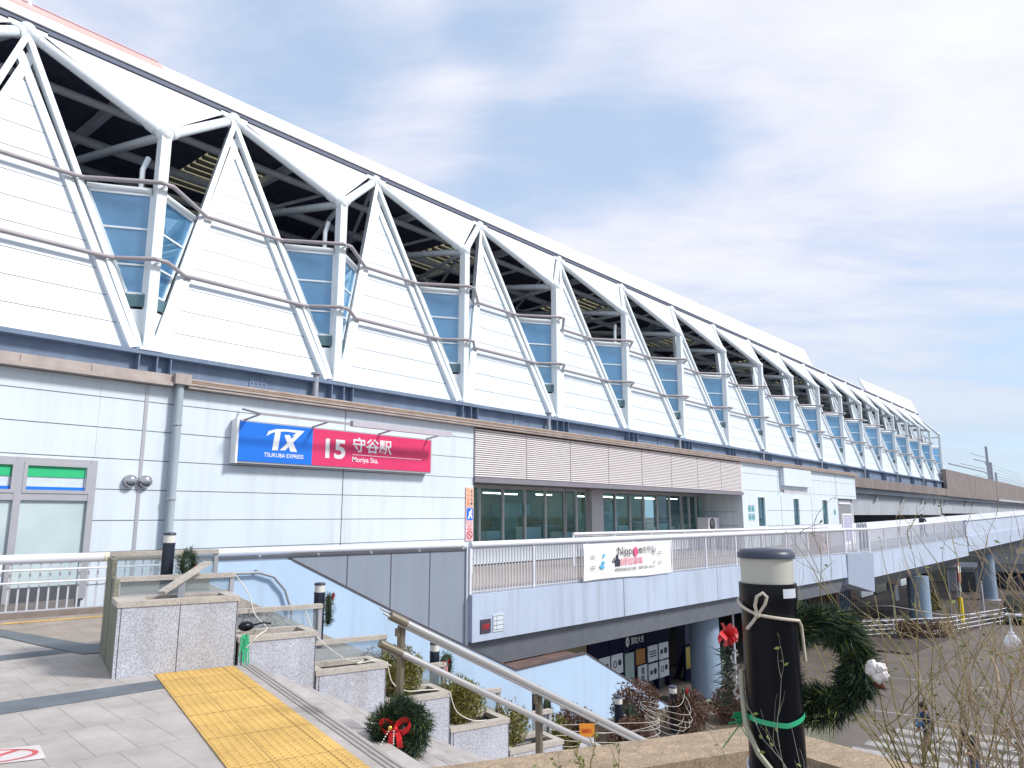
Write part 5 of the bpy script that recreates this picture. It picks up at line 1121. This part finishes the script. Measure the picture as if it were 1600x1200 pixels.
for i in range(26): b.ball(rc + r_ * (.02 + rd.gauss(0, .004)) + V((0, 0, -.045 - i * .0052)), .0045, 4)
b.part('beads', pearl, rb)

# bare twig shrubs in the foreground planter
def twigs(root, n, h, spread, seed, m, label, lean=(0, 0), leaf=0, r0=.0042):
    rd = random.Random(seed); t = thing('bare_twig_shrub', label, 'shrub', root, 'bare shrubs in the foreground planter')
    br_ = MB(); lf = MB()
    def grow(p, d, L_, r, lev):
        pts = [p]; k = 6
        for i in range(k):
            d = (d + V((rd.gauss(0, .13), rd.gauss(0, .13), rd.gauss(.03, .10)))).normalized(); p = p + d * L_ / k; pts.append(p)
            if lev < 2 and i > 0 and rd.random() < (.75 if lev == 0 else .5):
                sd_ = (d + V((rd.gauss(0, .55), rd.gauss(0, .55), rd.gauss(.1, .4)))).normalized(); grow(p, sd_, L_ * rd.uniform(.25, .5), r * .6, lev + 1)
            if leaf and rd.random() < leaf:
                q = V((rd.gauss(0, 1), rd.gauss(0, 1), rd.gauss(.3, .6))).normalized(); s = q.orthogonal().normalized(); l = rd.uniform(.008, .02); lf.add([p, p + q * l * .5 + s * l * .3, p + q * l, p + q * l * .5 - s * l * .3], [(0, 1, 2, 3)])
        br_.tube(pts, r, 4, r2=r * .3, caps=False)
    for i in range(n):
        a = rd.uniform(0, 6.283); q = rd.random() * spread
        d = V((lean[0] + q * math.cos(a), lean[1] + q * math.sin(a), 1)).normalized()
        grow(V(root) + V((rd.gauss(0, .04), rd.gauss(0, .04), 0)), d, h * rd.uniform(.55, 1.1), r0 * rd.uniform(.6, 1.1), 0)
    br_.part('branches', m, t)
    if leaf and lf.v: lf.part('leaves', greeny, t)
    return t
TW = [((2.7, .25, .66), 18, .9, .4, straw, 'tall straw coloured shrub behind the middle of the right foreground', .03), ((2.45, -.15, .66), 16, .75, .5, straw, 'dense straw shrub nearest the camera on the right', .04), ((2.6, -.75, .66), 14, .8, .5, paleb, 'pale twiggy shrub cut by the right edge', .02), ((2.35, .1, .66), 14, .6, .5, strawg, 'olive twig clump low in the right foreground', .2), ((2.55, .35, .66), 15, .80, .35, straw, 'straw coloured bare shrub just right of the big bollard', 0), ((2.95, .62, .66), 13, .85, .3, strawg, 'olive stemmed shrub behind the large wreath', .12), ((2.65, -.02, .66), 13, .82, .4, bark, 'dark barked bare shrub in the right foreground', 0), ((2.5, -.45, .66), 12, .72, .45, paleb, 'pale bare shrub at the right edge of the foreground', 0), ((2.9, .15, .66), 14, .72, .4, strawg, 'yellow green twiggy shrub in the middle of the right foreground', .15), ((2.25, .30, .66), 12, .55, .5, paleb, 'low pale shrub at the foot of the big bollard', .05), ((2.78, -.55, .66), 11, .85, .35, bark, 'tall dark shrub at the far right foreground', .03), ((2.0, 1.35, .66), 7, .30, .5, strawg, 'low leafy tuft left of the big bollard', .4)]
for i, (rt, n, h, sp, m, lab, lf) in enumerate(TW): twigs(rt, int(n * 1.15) + 3, h, sp, 60 + i, m, lab, leaf=lf)
# a few twigs crossing in front of the bollard
twigs((1.93, .66, .66), 4, .62, .22, 90, pm('grey green twig', (.20, .21, .16), .8), 'thin grey twigs in front of the big bollard', lean=(.02, .12), leaf=.1, r0=.003)
# hedge shrubs at street level around the pier
for i, (x, y, lab) in enumerate(((50.4, 10.6, 'dry brown shrub left of the round bridge pier'), (51.2, 9.9, 'dry straw shrub at the foot of the round bridge pier'), (49.4, 11.4, 'dry brown shrub near the parked bicycles'))): shrub('street_shrub', (x, y, GZ + .55), .9, .8, .6, rust if i != 1 else straw, lab, 600, .14, 70 + i, 'dry shrubs by the bridge pier')
shrub('street_shrub', (61.5, 12.6, GZ + 1.0), .8, .8, 1.0, olive, 'green bush beside the storage shed', 500, .2, 77)
shrub('conifer_sprig', (17.6, 1.15, -3.9), .35, .35, .9, greenn, 'dark conifer at the lower right edge with brown tips', 1500, .13, 78)

# ------------------------------------------------------------------ people
def person(loc, rz, pose, cloth, label, hairc=hairm):
    """one skinned body; joints given in metres, facing +Y"""
    J = {'pel': (0, 0, .95, .135, .10), 'chest': (0, .02, 1.25, .16, .11), 'neck': (0, .03, 1.45, .06, .06), 'head': (0, .06, 1.56, .075, .085), 'crown': (0, .06, 1.68, .065, .075)}
    J.update(pose)
    E_ = [('pel', 'chest'), ('chest', 'neck'), ('neck', 'head'), ('head', 'crown')]
    for sd in 'lr':
        E_ += [('chest', 'sh' + sd), ('sh' + sd, 'el' + sd), ('el' + sd, 'wr' + sd), ('wr' + sd, 'pa' + sd), ('pel', 'hi' + sd), ('hi' + sd, 'kn' + sd), ('kn' + sd, 'an' + sd), ('an' + sd, 'to' + sd)]
    for sd, m_ in (('l', -1), ('r', 1)):
        p = V(J['pa' + sd][:3]); w = V(J['wr' + sd][:3]); d = (p - w).normalized(); si = V((0, 1, 0)) if abs(d.y) < .8 else V((0, 0, 1))
        for i, (o, l) in enumerate(((-.03, .075), (-.01, .09), (.01, .085), (.03, .065), (.045, .05))):
            q = (p if i < 4 else w + d * .03) + si * o + d * (l if i < 4 else .045); J['f%d%s' % (i, sd)] = (q.x - m_ * .012, q.y, q.z, .009, .009); E_.append((('pa' if i < 4 else 'wr') + sd, 'f%d%s' % (i, sd)))
    ks = list(J); me = bpy.data.meshes.new('body'); me.from_pydata([J[k][:3] for k in ks], [(ks.index(a), ks.index(b_)) for a, b_ in E_], [])
    o = bpy.data.objects.new('body', me); COL.objects.link(o); sk = o.modifiers.new('s', 'SKIN'); o.modifiers.new('u', 'SUBSURF').levels = 2
    for i, k in enumerate(ks):
        v = me.skin_vertices[0].data[i]; v.radius = J[k][3:5]; v.use_root = (k == 'pel')
    bpy.context.view_layer.update(); dg = bpy.context.evaluated_depsgraph_get(); m2 = bpy.data.meshes.new_from_object(o.evaluated_get(dg)); bpy.data.objects.remove(o)
    top, bot, shoe = cloth
    for m in (top, bot, skin, shoe): m2.materials.append(m)
    nk = J['neck'][2]; wr = [V(J['wr' + s][:3]) for s in 'lr']; pz = J['pel'][2]
    for p in m2.polygons:
        c = p.center; p.use_smooth = True
        near = min((c - V(J[k][:3])).length for k in ('pal', 'par', 'f1l', 'f1r'))
        p.material_index = 2 if (c.z > nk + .02 and (c - V(J['head'][:3])).length < .25) or near < .09 else 3 if c.z < .10 else 1 if c.z < pz - .06 else 0
    t = thing('person', label, 'person', (0, 0, 0)); bo = bpy.data.objects.new('body', m2); COL.objects.link(bo); bo.parent = t
    h = V(J['head'][:3]); cr_ = V(J['crown'][:3]); ud = (cr_ - h).normalized(); fd = V((0, 1, 0)) - ud * ud.y; fd.normalize(); sd_ = ud.cross(fd)
    f = h + ud * .02
    hm = MB().ball(h + ud * .085 - fd * .02, .105, 10, sq=(.9, 1.05, .95)).ball(h + ud * .02 - fd * .055, .085, 8); hm.part('hair', hairc, t).matrix_parent_inverse = Matrix.Identity(4)
    fm = MB()
    for s in (-1, 1): fm.ball(f + fd * .088 + sd_ * .032 * s + ud * .03, .011, 5, 0); fm.ball(f + sd_ * .083 * s, .022, 5, 1)
    fm.ball(f + fd * .10 - ud * .005, .016, 5, 1).ball(f + fd * .088 - ud * .045, .016, 5, 2, sq=(1.4, .5, .4)); fm.part('face', [hairm, skin, brown], t).matrix_parent_inverse = Matrix.Identity(4)
    t.location = loc; t.rotation_euler = (0, 0, rz); return t
walk = {'shl': (-.19, .02, 1.40, .06, .06), 'ell': (-.25, -.08, 1.13, .05, .05), 'wrl': (-.24, .02, .90, .032, .035), 'pal': (-.24, .05, .83, .022, .04),
        'shr': (.19, .02, 1.40, .06, .06), 'elr': (.25, -.02, 1.13, .05, .05), 'wrr': (.23, .14, .93, .032, .035), 'par': (.23, .18, .87, .022, .04),
        'hil': (-.09, 0, .88, .085, .09), 'knl': (-.10, .16, .50, .06, .065), 'anl': (-.10, .16, .09, .042, .045), 'tol': (-.10, .31, .04, .04, .03),
        'hir': (.09, 0, .88, .085, .09), 'knr': (.10, -.02, .48, .06, .065), 'anr': (.10, -.24, .13, .042, .045), 'tor': (.10, -.12, .04, .04, .03)}
pa = person((25.53, 5.63, GZ), R(35), walk, (jackb, khaki, brown), 'person in a navy jacket and tan trousers walking with a bright blue bag')
MB().hexa([(.19, -.14, 1.0), (.33, -.14, 1.0), (.33, .16, 1.0), (.19, .16, 1.0), (.20, -.12, 1.33), (.31, -.12, 1.33), (.31, .14, 1.33), (.20, .14, 1.33)]).tube([(.25, .1, 1.3), (.1, .12, 1.42), (-.1, -.05, 1.42), (.22, -.1, 1.3)], .012, 5).part('bag', bagb, pa).matrix_parent_inverse = Matrix.Identity(4)
bend = dict(walk); bend.update({'chest': (0, .12, 1.22, .16, .115), 'neck': (0, .24, 1.39, .06, .06), 'head': (0, .34, 1.45, .075, .085), 'crown': (0, .42, 1.53, .065, .075), 'shl': (-.19, .17, 1.35, .06, .06), 'shr': (.19, .17, 1.35, .06, .06), 'ell': (-.24, .18, 1.08, .05, .05), 'wrl': (-.17, .38, 1.03, .032, .035), 'pal': (-.13, .44, 1.04, .022, .04), 'elr': (.24, .16, 1.08, .05, .05), 'wrr': (.22, .24, .86, .032, .035), 'par': (.22, .26, .79, .022, .04)})
pb = person((23.9, 4.2, GZ), R(70), bend, (jackn, jeans, darkgrey), 'person in a dark olive jacket stooping forward with a small backpack')
MB().ball((0, -.04, 1.24), .15, 8, sq=(1, .6, 1.2)).part('backpack', pm('dark backpack', (.04, .045, .06), .8), pb).matrix_parent_inverse = Matrix.Identity(4)
pc = person((61.6, 12.6, .07), R(-50), walk, (pm('black coat', (.02, .022, .03), .8), inkm, inkm), 'person in a black coat crossing the footbridge, seen above the parapet')
